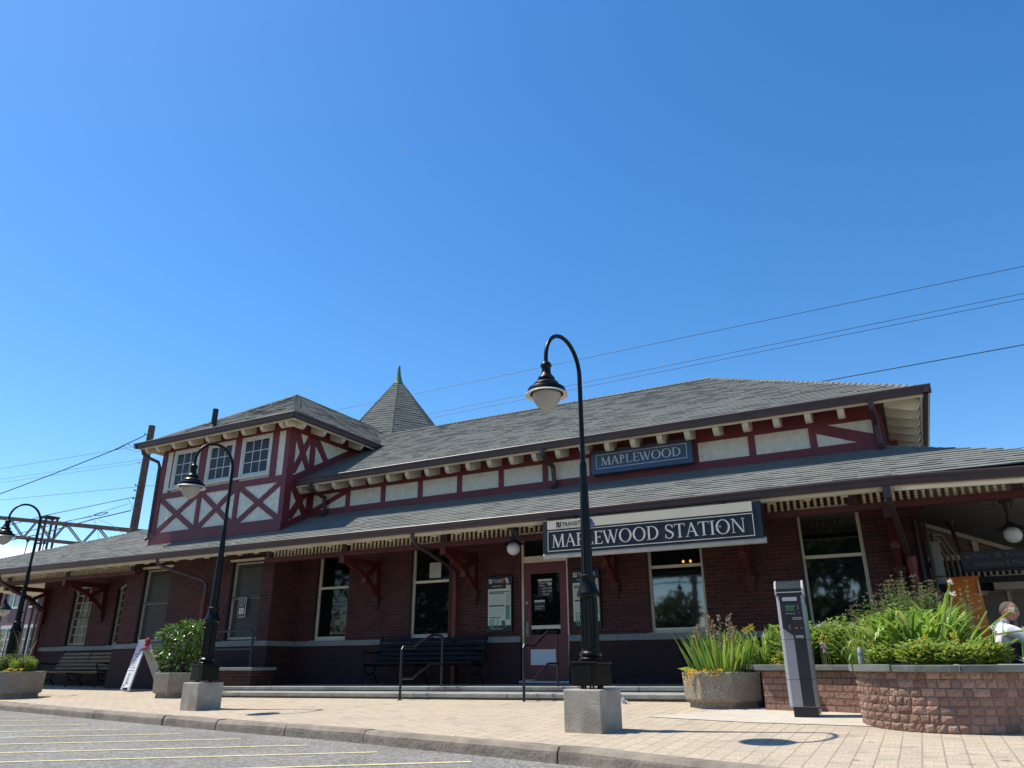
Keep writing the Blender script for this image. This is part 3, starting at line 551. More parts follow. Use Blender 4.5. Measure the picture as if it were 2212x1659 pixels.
p = MB(); p.quad((-7.03, 14.09, 1.235), (-6.375, 14.09, 1.235), (-6.375, 14.09, 2.44), (-7.03, 14.09, 2.44)); p.build('door_pane', 'glass_dark', DR)
p = MB(); p.box(-7.03, -6.375, 14.068, 14.10, 1.345, 1.415); p.build('glazing_bar', 'cream', DR)
p = MB(); p.box(-7.05, -6.44, 14.052, 14.061, .66, .955); p.build('kick_panel', 'lamp_white', DR, bevel=.004)
p = MB(); p.box(-7.035, -6.455, 14.046, 14.051, .685, .93); p.build('kick_panel_inset', 'plastic_white', DR, bevel=.004)
p = MB(); p.lathe([(.001, 0), (.035, 0), (.035, .012), (.001, .014)], (0, 0, 0), 14); p.v = [Vector((-7.125+v.x, 14.06-v.z, 1.865+v.y)) for v in p.v]; p.build('lock_plate', 'brass', DR, smooth=True)
p = MB(); p.box(-7.135, -7.085, 14.045, 14.06, 1.20, 1.48); p.tube([(-7.11, 14.045, 1.37), (-7.11, 13.99, 1.36), (-7.11, 13.985, 1.26), (-7.11, 14.04, 1.24)], .010); p.build('door_handle', 'brass', DR)
b = MB(); b.box(dx0, dx1, 13.90, 14.10, .33, .372); b.build('door_sill', 'aluminium', ST)
nb = MB(); nb.box(-6.87, -6.55, 14.076, 14.084, 1.98, 2.32); NB = nb.build('hours_sticker', 'navy', DR)
nb = MB(); nb.box(-6.87, -6.55, 14.071, 14.0755, 2.285, 2.325); nb.box(-6.64, -6.555, 14.071, 14.0755, 2.20, 2.25); nb.build('sticker_edge', 'paper', DR)
for t_, s_, xx, zz_ in (('Ticket Office', .05, -6.85, 2.235), ('Hours', .05, -6.85, 2.185), ('6:00', .052, -6.77, 2.125), ('6:30', .052, -6.65, 2.125), ('10:35', .048, -6.79, 2.065), ('10:55', .048, -6.66, 2.065), ('Closed', .052, -6.77, 2.005)): text_mesh(t_, s_, 'letter_cream', (xx, 14.074, zz_), DR, depth=.0008)
nb = MB(); nb.box(-6.96, -6.72, 14.076, 14.084, 1.70, 1.87); nb.build('station_sticker', 'navy', DR)
nb = MB(); nb.box(-6.96, -6.72, 14.071, 14.0755, 1.87, 1.91); nb.build('sticker_edge', 'paper', DR)
text_mesh('MAPLEWOOD', .033, 'letter_cream', (-6.945, 14.074, 1.775), DR, depth=.0008); text_mesh('STATION', .033, 'letter_cream', (-6.945, 14.074, 1.735), DR, depth=.0008)
# --- brick corbels and red brackets that carry the eaves beam
ZB = 2.925
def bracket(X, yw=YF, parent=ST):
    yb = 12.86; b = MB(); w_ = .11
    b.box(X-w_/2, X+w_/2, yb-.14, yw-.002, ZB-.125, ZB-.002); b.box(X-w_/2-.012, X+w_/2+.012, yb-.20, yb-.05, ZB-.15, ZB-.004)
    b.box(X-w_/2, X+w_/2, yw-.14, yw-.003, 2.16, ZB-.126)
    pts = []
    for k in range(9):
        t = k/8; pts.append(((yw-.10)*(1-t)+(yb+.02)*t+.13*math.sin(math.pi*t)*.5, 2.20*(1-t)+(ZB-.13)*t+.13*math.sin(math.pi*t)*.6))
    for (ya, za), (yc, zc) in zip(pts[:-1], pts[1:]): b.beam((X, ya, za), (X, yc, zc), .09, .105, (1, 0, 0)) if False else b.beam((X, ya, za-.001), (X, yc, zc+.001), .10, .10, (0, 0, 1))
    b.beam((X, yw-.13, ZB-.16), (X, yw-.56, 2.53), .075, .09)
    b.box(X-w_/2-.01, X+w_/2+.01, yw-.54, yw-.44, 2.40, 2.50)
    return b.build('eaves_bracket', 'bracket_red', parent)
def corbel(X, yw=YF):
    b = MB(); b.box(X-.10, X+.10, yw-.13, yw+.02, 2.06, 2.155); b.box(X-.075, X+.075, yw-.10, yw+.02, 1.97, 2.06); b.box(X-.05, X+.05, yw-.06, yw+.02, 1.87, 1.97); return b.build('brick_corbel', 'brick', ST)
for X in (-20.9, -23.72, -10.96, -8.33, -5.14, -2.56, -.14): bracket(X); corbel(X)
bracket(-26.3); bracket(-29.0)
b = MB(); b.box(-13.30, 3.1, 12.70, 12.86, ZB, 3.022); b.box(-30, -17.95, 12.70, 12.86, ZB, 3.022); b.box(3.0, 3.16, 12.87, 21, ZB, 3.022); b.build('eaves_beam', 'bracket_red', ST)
b = MB(); b.box(-30, -24.1, 17.9, 18.06, 2.86, 3.0); b.box(-30, -24.1, 12.87, 17.89, 2.86, 2.94) if False else None; b.build('rear_beam', 'bracket_red', ST)
b = MB()
for X in (-24.4, -27): b.beam((X, 17.95, 2.9), (X+1.0, 17.95, 2.0), .12, .12); b.beam((X-.1, 17.95, .1), (X-.1, 17.95, 2.86), .14, .14)
b.build('porch_post', 'bracket_red', ST)
# --- turned spindle frieze above the beam
def spindle_mesh(n=8):
    b = MB(); h = .225; b.box(-.026, .026, -.026, .026, h-.045, h); b.box(-.022, .022, -.022, .022, 0, .018)
    pr_ = [(.012, .018)]
    for k in range(4): z = .022+k*.040; pr_ += [(.013, z), (.027, z+.008), (.027, z+.026), (.013, z+.034)]
    pr_.append((.013, h-.045)); b.lathe(pr_, (0, 0, 0), n); return b
FR = MB(); FR.box(-13.30, 3.1, 12.745, 12.815, 3.0225, 3.030); FR.box(-30, -17.95, 12.745, 12.815, 3.0225, 3.030); FR.box(-13.30, 3.1, 12.74, 12.82, 3.257, 3.285); FR.box(-30, -17.95, 12.74, 12.82, 3.257, 3.285)
FRZ = FR.build('spindle_frieze', 'cream', ST)
proto = spindle_mesh().build('spindle', 'spindle_cream', FRZ); ORGV = Vector((-9, 14, .3)); first = True; cnt = 0
blockx = [-13.2, -10.96, -8.33, -5.14, -2.56, -.62, 1.6, -20.9, -23.72, -18.1]
XS = [x for x in [3.0-k*.1045 for k in range(157)] if min(abs(x-bx) for bx in blockx) > .085 and not (-5.9 < x < -1.93)]
rest = MB(); sp = spindle_mesh(6)
proto.data.transform(Matrix.Translation(ORGV))
for x in XS:
    if cnt < 100 and x < 2.0:
        loc = Vector((x, 12.78, 3.031))-ORGV
        if first: proto.location = loc; first = False
        else: copy_part(proto, loc)
        cnt += 1
    else:
        rest.add([v+Vector((x, 12.78, 3.031)) for v in sp.v], sp.f)
for k in range(115):
    x = -18.2-k*.1045
    if min(abs(x-bx) for bx in blockx) > .085: rest.add([v+Vector((x, 12.78, 3.031)) for v in sp.v], sp.f)
rest.build('spindle_row', 'spindle_cream', FRZ, kind='stuff')
for bx in blockx: b = MB(); b.box(bx-.065, bx+.065, 12.72, 12.84, 3.05, 3.257); b.box(bx-.08, bx+.08, 12.70, 12.86, 3.032, 3.05); b.build('frieze_block', 'gutter_brown', FRZ)

# ---------------------------------------------------------------- roofs
def shingles(mb, o, u, v, poly, course=.128, seed=1, tab=(.16, .42), thick=.012):
    """courses of separate shingle tabs over a polygon given in (u, v) on the plane through o"""
    rg = random.Random(seed); o, u, v = Vector(o), Vector(u), Vector(v); nrm = u.cross(v).normalized()
    if nrm.z < 0: nrm = -nrm
    vmin, vmax = min(p[1] for p in poly), max(p[1] for p in poly)
    def span(h):
        xs_ = []
        for (a, b_), (c, d) in zip(poly, poly[1:]+poly[:1]):
            if (b_-h)*(d-h) < 0 or b_ == h: xs_.append(a+(c-a)*((h-b_)/(d-b_) if d != b_ else 0))
        return (min(xs_), max(xs_)) if len(xs_) > 1 else None
    n = max(1, int(round((vmax-vmin)/course))); c = (vmax-vmin)/n
    for k in range(n):
        v0, v1 = vmin+k*c, vmin+(k+1)*c; s0, s1 = span(v0+1e-4), span(v1-1e-4)
        if not s0 or not s1: continue
        if k == 0: v0 -= .02
        lo, hi = min(s0[0], s1[0]), max(s0[1], s1[1]); x = lo-rg.uniform(0, .3); wob = rg.uniform(-.003, .003)
        while x < hi:
            x2 = x+rg.uniform(*tab); a0, a1 = max(x+.0015, s0[0]), min(x2-.0015, s0[1]); b0, b1 = max(x+.0015, s1[0]), min(x2-.0015, s1[1]); x = x2
            if a1-a0 < .003 or b1-b0 < .0: 
                if a1-a0 < .003: continue
                b0 = b1 = min(max(a0, s1[0]), s1[1])
            t = thick+rg.choice((0, 0, .006))+rg.uniform(0, .002); dv = rg.uniform(-.004, .004)+wob
            p = [o+u*a0+v*(v0+dv)+nrm*t, o+u*a1+v*(v0+dv)+nrm*t, o+u*b1+v*(v1+.012)+nrm*.0015, o+u*b0+v*(v1+.012)+nrm*.0015, o+u*a0+v*(v0+dv)-nrm*.004, o+u*a1+v*(v0+dv)-nrm*.004]
            mb.add(p, [(0, 1, 2, 3), (4, 5, 1, 0), (4, 0, 3), (1, 5, 2)])
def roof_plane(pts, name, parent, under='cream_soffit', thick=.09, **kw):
    """pts: corners, the first two along the eave"""
    P = [Vector(p) for p in pts]; u = (P[1]-P[0]); u.z = 0 if abs(u.z) < .2 else u.z; u.normalize(); nn = (P[1]-P[0]).cross(P[2]-P[0]).normalized()
    if nn.z < 0: nn = -nn
    v = nn.cross(u).normalized()
    if v.z < 0: v = -v
    poly = [((p-P[0]).dot(u), (p-P[0]).dot(v)) for p in P]
    d = MB(); n = len(P); q = [p-nn*.006 for p in P]; d.add(q+[p-nn*thick for p in P], [tuple(range(n))]+[(k, (k+1) % n, (k+1) % n+n, k+n) for k in range(n)]); dk = d.build(name+'_deck', 'roof_deck', parent)
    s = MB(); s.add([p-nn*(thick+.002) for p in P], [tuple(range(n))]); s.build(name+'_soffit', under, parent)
    m = MB(); shingles(m, P[0], u, v, poly, **kw); return m.build(name, kw.pop('material', 'shingle'), parent)
def hipcap(mb, p, q, seed=1, w=.15):
    p, q = Vector(p), Vector(q); t = q-p; L = t.length; t.normalize(); a = t.cross(Vector((0, 0, 1))).normalized(); up = a.cross(t).normalized(); n = int(L/.15); rg = random.Random(seed)
    for k in range(n):
        c0, c1 = p+t*(L*k/n), p+t*(L*(k+1)/n+.02); h0, h1 = .026+rg.uniform(0, .004), .012
        A = [c0-a*w/2-up*.028, c0+up*h0, c0+a*w/2-up*.028, c1-a*w/2-up*.04, c1+up*h1, c1+a*w/2-up*.04, c0-a*w/2-up*.05, c0+a*w/2-up*.05]
        mb.add(A, [(0, 1, 4, 3), (1, 2, 5, 4), (0, 6, 7, 2, 1)])
LEY, LEZ, LS = 12.2, 3.285, .508           # lower eave and its pitch
def lz(y): return LEZ+LS*(y-LEY)
LR1 = roof_plane([(-13.3, LEY, LEZ), (0, LEY, LEZ), (0, 14.02, lz(14.02)), (-13.3, 14.02, lz(14.02))], 'skirt_roof', ST, seed=11)
roof_plane([(-18.02, LEY, LEZ), (-13.3, LEY, LEZ), (-13.3, 14.02, lz(14.02)), (-18.02, 14.02, lz(14.02))], 'skirt_roof', ST, seed=12)
roof_plane([(-29.8, LEY, LEZ), (-18.02, LEY, LEZ), (-18.02, 15.6, lz(15.6))], 'skirt_roof', ST, seed=13)
roof_plane([(0, LEY, LEZ), (3.17, LEY+.02, LEZ-.11), (0, 14.02, lz(14.02))], 'skirt_roof', ST, seed=14)
roof_plane([(3.17, LEY+.02, LEZ-.11), (3.17, 17.7, LEZ-.11), (0.02, 17.7, lz(14.02)), (0.02, 14.02, lz(14.02))], 'porch_roof', ST, under='roof_deck', seed=15)
roof_plane([(-29.8, 18.5, LEZ), (-29.8, LEY, LEZ), (-18.02, 15.6, lz(15.6))], 'skirt_roof', ST, seed=16)
def cap(*a): m = MB(); hipcap(m, *a); m.build('ridge_cap', 'shingle', ST)
cap( (0.02, 14.0, lz(14.02)+.01), (3.17, LEY+.03, LEZ-.10), 3); cap((-18.02, 15.6, lz(15.6)+.01), (-29.8, LEY, LEZ+.01), 4)
UEY, UEZ, US = 13.4, 5.01, .564
def uz(y): return UEZ+US*(y-UEY)
APX = (-3.66, 17.77, uz(17.77))
roof_plane([(-13.3, UEY, UEZ), (.71, UEY, UEZ), APX, (-13.3, 17.77, uz(17.77))], 'main_roof', ST, seed=21)
roof_plane([(-18.3, 15.8, uz(15.8)), (-13.3, 15.8, uz(15.8)), (-13.3, 17.77, uz(17.77)), (-18.3, 17.77, uz(17.77))], 'main_roof', ST, seed=22)
roof_plane([(.71, UEY, UEZ), (.71, 22.14, UEZ), APX], 'main_roof', ST, seed=23)
roof_plane([(.71, 22.14, UEZ), (-22, 22.14, UEZ), (-22, 17.77, APX[2]), APX], 'main_roof', ST, seed=24)
cap((.71, UEY, UEZ+.01), (APX[0], APX[1], APX[2]+.01), 5); cap((APX[0], APX[1], APX[2]+.02), (-16, 17.77, APX[2]+.02), 6)
DX0, DX1, DEY, DEZ, DS = -18.52, -12.75, 12.57, 6.50, .655
dcx, dw = (DX0+DX1)/2, (DX1-DX0)/2; DAP = (dcx, DEY+dw, DEZ+DS*dw)
roof_plane([(DX0, DEY, DEZ), (DX1, DEY, DEZ), DAP], 'dormer_roof', ST, seed=31)
roof_plane([(DX1, DEY, DEZ), (DX1, 20, DEZ), (dcx, 20, DAP[2]), DAP], 'dormer_roof', ST, seed=32)
roof_plane([(DX0, 20, DEZ), (DX0, DEY, DEZ), DAP, (dcx, 20, DAP[2])], 'dormer_roof', ST, seed=33)
cap((DX1, DEY, DEZ+.01), (DAP[0], DAP[1], DAP[2]+.01), 7, .22); cap((DX0, DEY, DEZ+.01), (DAP[0], DAP[1], DAP[2]+.01), 8); cap((DAP[0], DAP[1], DAP[2]+.01), (dcx, 20, DAP[2]+.01), 9)
# turret: eight-sided shingled spire with a green copper finial
TC, TZ1 = Vector((-16.05, 21.0)), 10.75
def ring(r, z): return [Vector((TC.x+r*math.cos(math.pi/8+k*math.pi/4+.2), TC.y+r*math.sin(math.pi/8+k*math.pi/4+.2), z)) for k in range(8)]
tm = MB(); td = MB(); tcap = MB(); RB, ZB0, RT = 2.79, 7.35, .13
lo_, hi_ = ring(RB, ZB0), ring(RT, TZ1)
for k in range(8):
    a, b_, c, d = lo_[k], lo_[(k+1) % 8], hi_[(k+1) % 8], hi_[k]; u = (b_-a).normalized(); n_ = (b_-a).cross(d-a).normalized(); n_ = n_ if n_.z > 0 else -n_; v = n_.cross(u); v = v if v.z > 0 else -v
    poly = [((p-a).dot(u), (p-a).dot(v)) for p in (a, b_, c, d)]; shingles(tm, a, u, v, poly, course=.14, seed=40+k, tab=(.18, .40), thick=.012); td.quad(a-n_*.006, b_-n_*.006, c-n_*.006, d-n_*.006); hipcap(tcap, a, d, 50+k, .14)
tb = ring(RB-.5, 5.0); tt = ring(RB-.5, ZB0)
for k in range(8): td.quad(tb[k], tb[(k+1) % 8], tt[(k+1) % 8], tt[k])
td.add(ring(RB, ZB0-.01), [tuple(range(8))]); td.build('turret_deck', 'roof_deck', ST); tm.build('turret_roof', 'cone_shingle', ST); tcap.build('turret_hip_caps', 'cone_shingle', ST)
b = MB(); b.lathe([(.22, -.12), (.16, .03), (.10, .22), (.068, .42), (.055, .56), (.048, .66), (.02, .70)], (TC.x, TC.y, TZ1), 10); b.build('finial', 'copper_green', ST, smooth=True)
b = MB(); b.tube([(-15.94, 12.84, 6.62), (-15.94, 12.84, 7.20)], .075, 12); b.lathe([(.14, 0), (.11, .06), (.085, .12)], (-15.94, 12.84, 6.62), 12); b.build('vent_pipe', 'black_trim', ST, smooth=True)

# ---------------------------------------------------------------- gutters, soffits, rafter tails
def gutter(mb, p, q, out):
    """box gutter with a rolled front lip; out points away from the wall"""
    o = Vector(out); prof = [(0, -.125), (.07, -.125), (.085, -.10), (.09, -.055), (.115, -.03), (.125, .0), (.115, .012), (.105, 0), (.10, -.02), (.0, -.02)]
    mb.prism(prof, p, o, (0, 0, 1), Vector(q)-Vector(p))
gm = MB(); gutter(gm, (-29.8, LEY, LEZ), (0, LEY, LEZ), (0, -1, 0)); gutter(gm, (0, LEY, LEZ), (3.2, LEY+.02, LEZ-.11), (0, -1, 0)); gm.build('gutter', 'gutter_brown', ST)
gm = MB(); gutter(gm, (-13.28, UEY, UEZ), (.83, UEY, UEZ), (0, -1, 0)); gutter(gm, (.71, UEY-.12, UEZ), (.71, 22.2, UEZ), (1, 0, 0)); gm.build('gutter', 'gutter_brown', ST)
gm = MB(); gutter(gm, (DX0-.12, DEY, DEZ), (DX1+.12, DEY, DEZ), (0, -1, 0)); gutter(gm, (DX1, DEY-.11, DEZ), (DX1, 16.1, DEZ), (1, 0, 0)); gutter(gm, (DX0, DEY-.11, DEZ), (DX0, 18, DEZ), (-1, 0, 0)); gm.build('gutter', 'gutter_brown', ST)
b = MB(); b.box(-29.8, -.02, LEY+.015, LEY+.045, LEZ-.175, LEZ-.09); b.box(-29.8, -.02, LEY+.046, LEY+.11, LEZ-.18, LEZ-.15)
b.add([(0, LEY+.015, LEZ-.20), (3.17, LEY+.035, LEZ-.31), (3.17, LEY+.035, LEZ-.20), (0, LEY+.015, LEZ-.09), (0, LEY+.05, LEZ-.20), (3.17, LEY+.07, LEZ-.31)], [(0, 1, 2, 3), (0, 1, 5, 4)])
b.build('fascia', 'cream', ST)
b = MB(); b.box(-13.28, .70, UEY+.015, UEY+.05, UEZ-.16, UEZ-.09); b.box(.65, .69, UEY+.051, 22.1, UEZ-.16, UEZ-.09); b.build('fascia', 'cream', ST)
b = MB(); b.box(DX0+.01, DX1-.01, DEY+.015, DEY+.05, DEZ-.16, DEZ-.09); b.box(DX1-.05, DX1-.012, DEY+.051, 16.1, DEZ-.16, DEZ-.09); b.box(DX0+.012, DX0+.05, DEY+.051, 18, DEZ-.16, DEZ-.09); b.build('fascia', 'cream', ST)
def tail_mesh(L, h, slope, w=.085):
    """rafter tail: nose at the origin, running +y to the wall, top following the roof"""
    pts = [(0, -.02), (0, -h*.30), (.02, -h*.62), (.07, -h*.9), (.13, -h), (L, -h+L*slope*.45), (L, -.02+L*slope)]
    b = MB(); b.prism(pts, (-w/2, 0, 0), (0, 1, 0), (0, 0, 1), (w, 0, 0)); return b
def place_tails(proto, locs, rz=0): 
    for i, l in enumerate(locs):
        l = Vector(l)-ORGV
        if i == 0 and not proto.get('used'): proto.location = l; proto.rotation_euler.z = rz; proto['used'] = 1
        else: copy_part(proto, l, rot=(0, 0, rz))
def local_proto(mb, name, m): o = mb.build(name, m, ST); o.data.transform(Matrix.Translation(ORGV)); return o
tp = local_proto(tail_mesh(.55, .20, US, .105), 'rafter_tail', 'cream'); place_tails(tp, [(-13.2+.5478*k, UEY+.055, UEZ-.10) for k in range(25) if not abs(-13.2+.5478*k+.06) < .2])
place_tails(tp, [(.645, 13.75+.5478*k, UEZ-.10) for k in range(7)], R(90))
tp2 = local_proto(tail_mesh(.45, .17, DS, .115), 'rafter_tail', 'cream'); place_tails(tp2, [(-17.86+.66*k, DEY+.055, DEZ-.10) for k in range(8)]+[(-18.3, DEY+.055, DEZ-.10), (-13.05, DEY+.055, DEZ-.10)]); place_tails(tp2, [(DX1-.055, 13.03+.75*k, DEZ-.10) for k in range(4)], R(90))
tp3 = local_proto(tail_mesh(.16, .05, LS, .11), 'rafter_tail', 'cream'); place_tails(tp3, [(-27+.5478*k, LEY+.112, LEZ-.135) for k in range(49)])
del tp['used'], tp2['used'], tp3['used']

# ---------------------------------------------------------------- half-timbered upper walls
b = MB(); b.quad((-13.35, YF, 3.6), (-.02, YF, 3.6), (-.02, YF, 5.3), (-13.35, YF, 5.3)); b.quad((-.02, YF, 3.6), (-.02, YB, 3.6), (-.02, YB, 5.3), (-.02, YF, 5.3)); b.quad((-24, YB, 3.6), (-.02, YB, 3.6), (-.02, YB, 5.2), (-24, YB, 5.2))
b.build('stucco_wall', 'stucco', ST)
b = MB(); t = .028
b.box(-13.32, -.025, YF-t, YF, 4.02, 4.19); b.box(-13.32, -.025, YF-t+.004, YF, 4.19, 4.355); b.box(-13.32, .0, YF-t, YF, 4.745, 5.02)
for X in [-12.06+1.0905*k for k in range(12)]: b.box(X-.062, X+.062, YF-t+.002, YF, 4.355, 4.745)
b.box(-13.32, -13.2, YF-t+.002, YF, 4.355, 4.745); b.box(-.15, .0, YF-t-.002, YF, 4.0, 5.02)
b.beam((-13.2, YF-.010, 4.36), (-12.12, YF-.010, 4.74), .02, .12, (0, 0, 1)) if False else b.prism([(-13.2, 4.355), (-12.98, 4.355), (-12.12, 4.68), (-12.12, 4.745), (-12.30, 4.745), (-13.2, 4.40)], (0, YF, 0), (1, 0, 0), (0, 0, 1), (0, -.022, 0))
b.prism([(-1.10, 4.745), (-.90, 4.745), (-.14, 4.47), (-.14, 4.36), (-.42, 4.355), (-1.10, 4.62)], (0, YF, 0), (1, 0, 0), (0, 0, 1), (0, -.022, 0))
b.box(-.02, .03, YF-.02, YF+.12, 3.9, 5.1); b.box(-.02, .02, YF+.12, YB, 4.75, 5.15); b.box(-.02, .22, 15.6, 16.1, 4.2, 4.72)
b.build('timber_frame', 'maroon', ST)
b = MB(); X0, X1, Y0 = -18.04, -13.30, 13.07
b.quad((X0, Y0, 3.7), (X1, Y0, 3.7), (X1, Y0, 6.6), (X0, Y0, 6.6)); b.quad((X1, Y0, 3.4), (X1, 17, 3.4), (X1, 17, 6.5), (X1, Y0, 6.5)); b.quad((X0, Y0, 3.4), (X0, 19, 3.4), (X0, 19, 6.5), (X0, Y0, 6.5)); b.build('dormer_stucco', 'stucco', ST)
b = MB(); y = Y0; t = .03
def pr(poly, d): b.prism(poly, (0, y, 0), (1, 0, 0), (0, 0, 1), (0, -d, 0))
def rect(x0, x1, z0, z1, d=t): pr([(x0, z0), (x1, z0), (x1, z1), (x0, z1)], d)
rect(X0-.03, X1+.03, 3.72, 3.93, .055); rect(X0, X1, 3.93, 4.03, t); rect(X0, X1, 4.955, 5.115, t+.003); rect(X0, X1, 6.29, 6.6, t+.002)
rect(X0-.03, X0+.14, 4.03, 6.3, t+.006); rect(X1-.12, X1+.03, 4.03, 6.3, t+.006)
for xx in (-16.34, -14.94): rect(xx-.072, xx+.072, 4.03, 4.955, t+.001)
def cross(x0, x1, z0, z1, d, w=.135):
    L = math.hypot(x1-x0, z1-z0); dx, dz = (x1-x0)/L, (z1-z0)/L; ax, az = w/2/dz, w/2/dx
    pr([(x0, z0), (x0+ax, z0), (x1, z1-az), (x1, z1), (x1-ax, z1), (x0, z0+az)], d); pr([(x0, z1), (x0, z1-az), (x1-ax, z0), (x1, z0), (x1, z0+az), (x0+ax, z1)], d-.002)
cross(X0+.14, -16.412, 4.03, 4.955, t-.002); cross(-16.268, -15.012, 4.03, 4.955, t-.002); cross(-14.868, X1-.12, 4.03, 4.955, t-.002)
for xa, xb in ((-17.65, -17.57), (-16.53, -16.23), (-15.21, -14.95), (-13.87, -13.68)): rect(xa, xb, 5.115, 6.29, t+.001)
# right-hand return of the dormer
def side(poly, d=.028): b.prism(poly, (X1, 0, 0), (0, 1, 0), (0, 0, 1), (d, 0, 0))
side([(13.04, 3.55), (13.26, 3.65), (13.26, 6.5), (13.04, 6.5)], .034); side([(13.26, 6.27), (17, 6.27), (17, 6.55), (13.26, 6.55)], .031)
def uz2(y): return UEZ+US*(y-UEY)
side([(13.26, uz2(13.26)), (16.2, uz2(16.2)), (16.2, uz2(16.2)+.20), (13.26, uz2(13.26)+.20)], .030)
side([(13.80, 5.4), (13.98, 5.5), (13.98, 6.3), (13.80, 6.3)], .029)
side([(13.26, 6.27), (13.26, 6.1), (13.70, 5.35), (13.80, 5.38), (13.80, 5.5), (13.40, 6.27)], .026); side([(13.26, 5.2), (13.34, 5.2), (13.80, 6.12), (13.80, 6.27), (13.70, 6.27), (13.26, 5.38)], .024)
side([(13.98, 6.27), (13.98, 6.12), (14.36, 5.70), (14.52, 5.78), (14.12, 6.27)], .026)
side([(13.26, lz(13.26)-.05), (14.0, lz(14.0)-.05), (14.0, lz(14)+.17), (13.26, lz(13.26)+.17)], .030); side([(13.26, 4.95), (13.62, 4.95), (13.62, 5.12), (13.26, 5.12)], .031)
side([(13.84, 4.2), (14.0, 4.2), (14.0, 5.3), (13.84, 5.3)], .029); side([(13.26, 4.95), (13.26, 4.80), (13.76, 4.15), (13.84, 4.2), (13.84, 4.36), (13.36, 4.95)], .026); side([(13.26, 4.02), (13.38, 4.06), (13.84, 4.74), (13.84, 4.92), (13.78, 4.95), (13.26, 4.2)], .024)
b.build('dormer_timber_frame', 'maroon', ST)
for xa, xb in ((-17.57, -16.53), (-16.23, -15.21), (-14.95, -13.87)):
    b = MB(); f = .075; y0 = Y0-.045
    b.box(xa, xa+f, y0, Y0+.02, 5.215, 6.28); b.box(xb-f, xb, y0, Y0+.02, 5.215, 6.28); b.box(xa+f, xb-f, y0+.001, Y0+.02, 6.28-f, 6.28)
    for q0, q1 in ((xa+f, xa+f+.045), (xb-f-.045, xb-f)): b.box(q0, q1, y0+.016, Y0+.02, 5.215, 6.205)
    b.box(xa+f+.045, xb-f-.045, y0+.018, Y0+.02, 5.215, 5.30); b.box(xa+f+.045, xb-f-.045, y0+.018, Y0+.02, 6.165, 6.205)
    g0, g1 = xa+f+.045, xb-f-.045
    for k in (1, 2): b.box(g0+(g1-g0)*k/3-.010, g0+(g1-g0)*k/3+.010, y0+.024, Y0+.01, 5.30, 6.165); b.box(g0, g1, y0+.026, Y0+.01, 5.30+.865*k/3-.010, 5.30+.865*k/3+.010)
    w_ = b.build('dormer_window', 'window_white', ST)
    for r_ in range(3):
        for c in range(3):
            xa_, xb_ = g0+(g1-g0)*c/3, g0+(g1-g0)*(c+1)/3; za_, zb_ = 5.30+.865*r_/3, 5.30+.865*(r_+1)/3; p = MB(); p.quad((xa_, Y0-.008, za_), (xb_, Y0-.008, za_), (xb_, Y0-.008, zb_), (xa_, Y0-.008, zb_)); p.build('pane', 'glass_small', w_)
b = MB(); b.box(-17.68, -13.84, Y0-.085, Y0+.01, 5.165, 5.214); b.build('dormer_sill', 'window_white', ST)

# ---------------------------------------------------------------- downspouts
def pipe(pts, m, r=.043, n=10, name='downspout'): return MB().tube(pts, r, n).build(name, m, ST, smooth=True)
pipe([(-8.77, 12.20, 3.2), (-8.77, 12.21, 3.07), (-8.77, 12.33, 2.97), (-8.77, 13.80, 2.62), (-8.77, 13.86, 2.55)], 'gutter_brown'); pipe([(-8.77, 13.86, 2.57), (-8.77, 13.85, .30)], 'pipe_red', .058)
pipe([(-16.47, 12.20, 3.2), (-16.47, 12.22, 3.06), (-16.4, 12.32, 2.98), (-15.55, 12.93, 2.66), (-15.5, 12.97, 2.55), (-15.5, 12.97, 2.3)], 'gutter_brown'); pipe([(-15.5, 12.97, 2.32), (-15.5, 12.93, .30)], 'pipe_red', .055)
pipe([(-23.3, 12.20, 3.2), (-23.3, 12.22, 3.05), (-23.35, 12.34, 2.97), (-23.62, 13.84, 2.32), (-23.65, 13.87, 2.2)], 'gutter_brown'); pipe([(-23.65, 13.87, 2.25), (-23.65, 13.86, .05)], 'pipe_red', .062)
b = MB(); b.beam((-.10, 12.18, 3.16), (-.10, 12.19, 2.98), .11, .085, (0, 1, 0)); b.beam((-.10, 12.19, 3.0), (.02, 13.84, 2.34), .075, .085); b.build('downspout', 'gutter_brown', ST)
b = MB(); b.tube([(.05, 13.85, 2.12), (.05, 13.85, .3)], .068, 12); b.lathe([(.072, 0), (.085, .08), (.088, .22)], (.05, 13.85, 2.08), 12); b.build('downspout', 'pipe_red', ST, smooth=True)
def upspout(x, dx=.0): b = MB(); b.beam((x, 13.34, 4.90), (x, 13.35, 4.74), .085, .075, (0, 1, 0)); b.beam((x, 13.34, 4.76), (x+dx*.7, 13.86, 4.62), .085, .075); b.beam((x+dx*.7, 13.86, 4.66), (x+dx, 13.91, 4.22), .085, .075, (0, 1, 0)); b.beam((x+dx, 13.92, 4.24), (x+dx, 13.82, 4.16), .085, .075); return b.build('downspout', 'gutter_brown', ST, bevel=.012)
upspout(-12.75, .05); upspout(-6.36, .0); upspout(-.10, .03)
pipe([(-18.42, 12.62, 6.38), (-18.42, 12.64, 6.24), (-18.36, 12.70, 6.16), (-18.16, 12.98, 6.03), (-18.13, 13.02, 5.9), (-18.12, 13.04, 3.95), (-18.14, 12.96, 3.86)], 'gutter_brown', .045)
# stoop with stone cap and the iron rail on it
b = MB(); b.box(-14.95, -12.95, 12.32, 13.0, .12, .575); b.build('stoop', 'brick', ST); b = MB(); b.box(-15.0, -12.90, 12.27, 13.01, .576, .64); b.build('stoop_cap', 'step_stone', ST, bevel=.008)
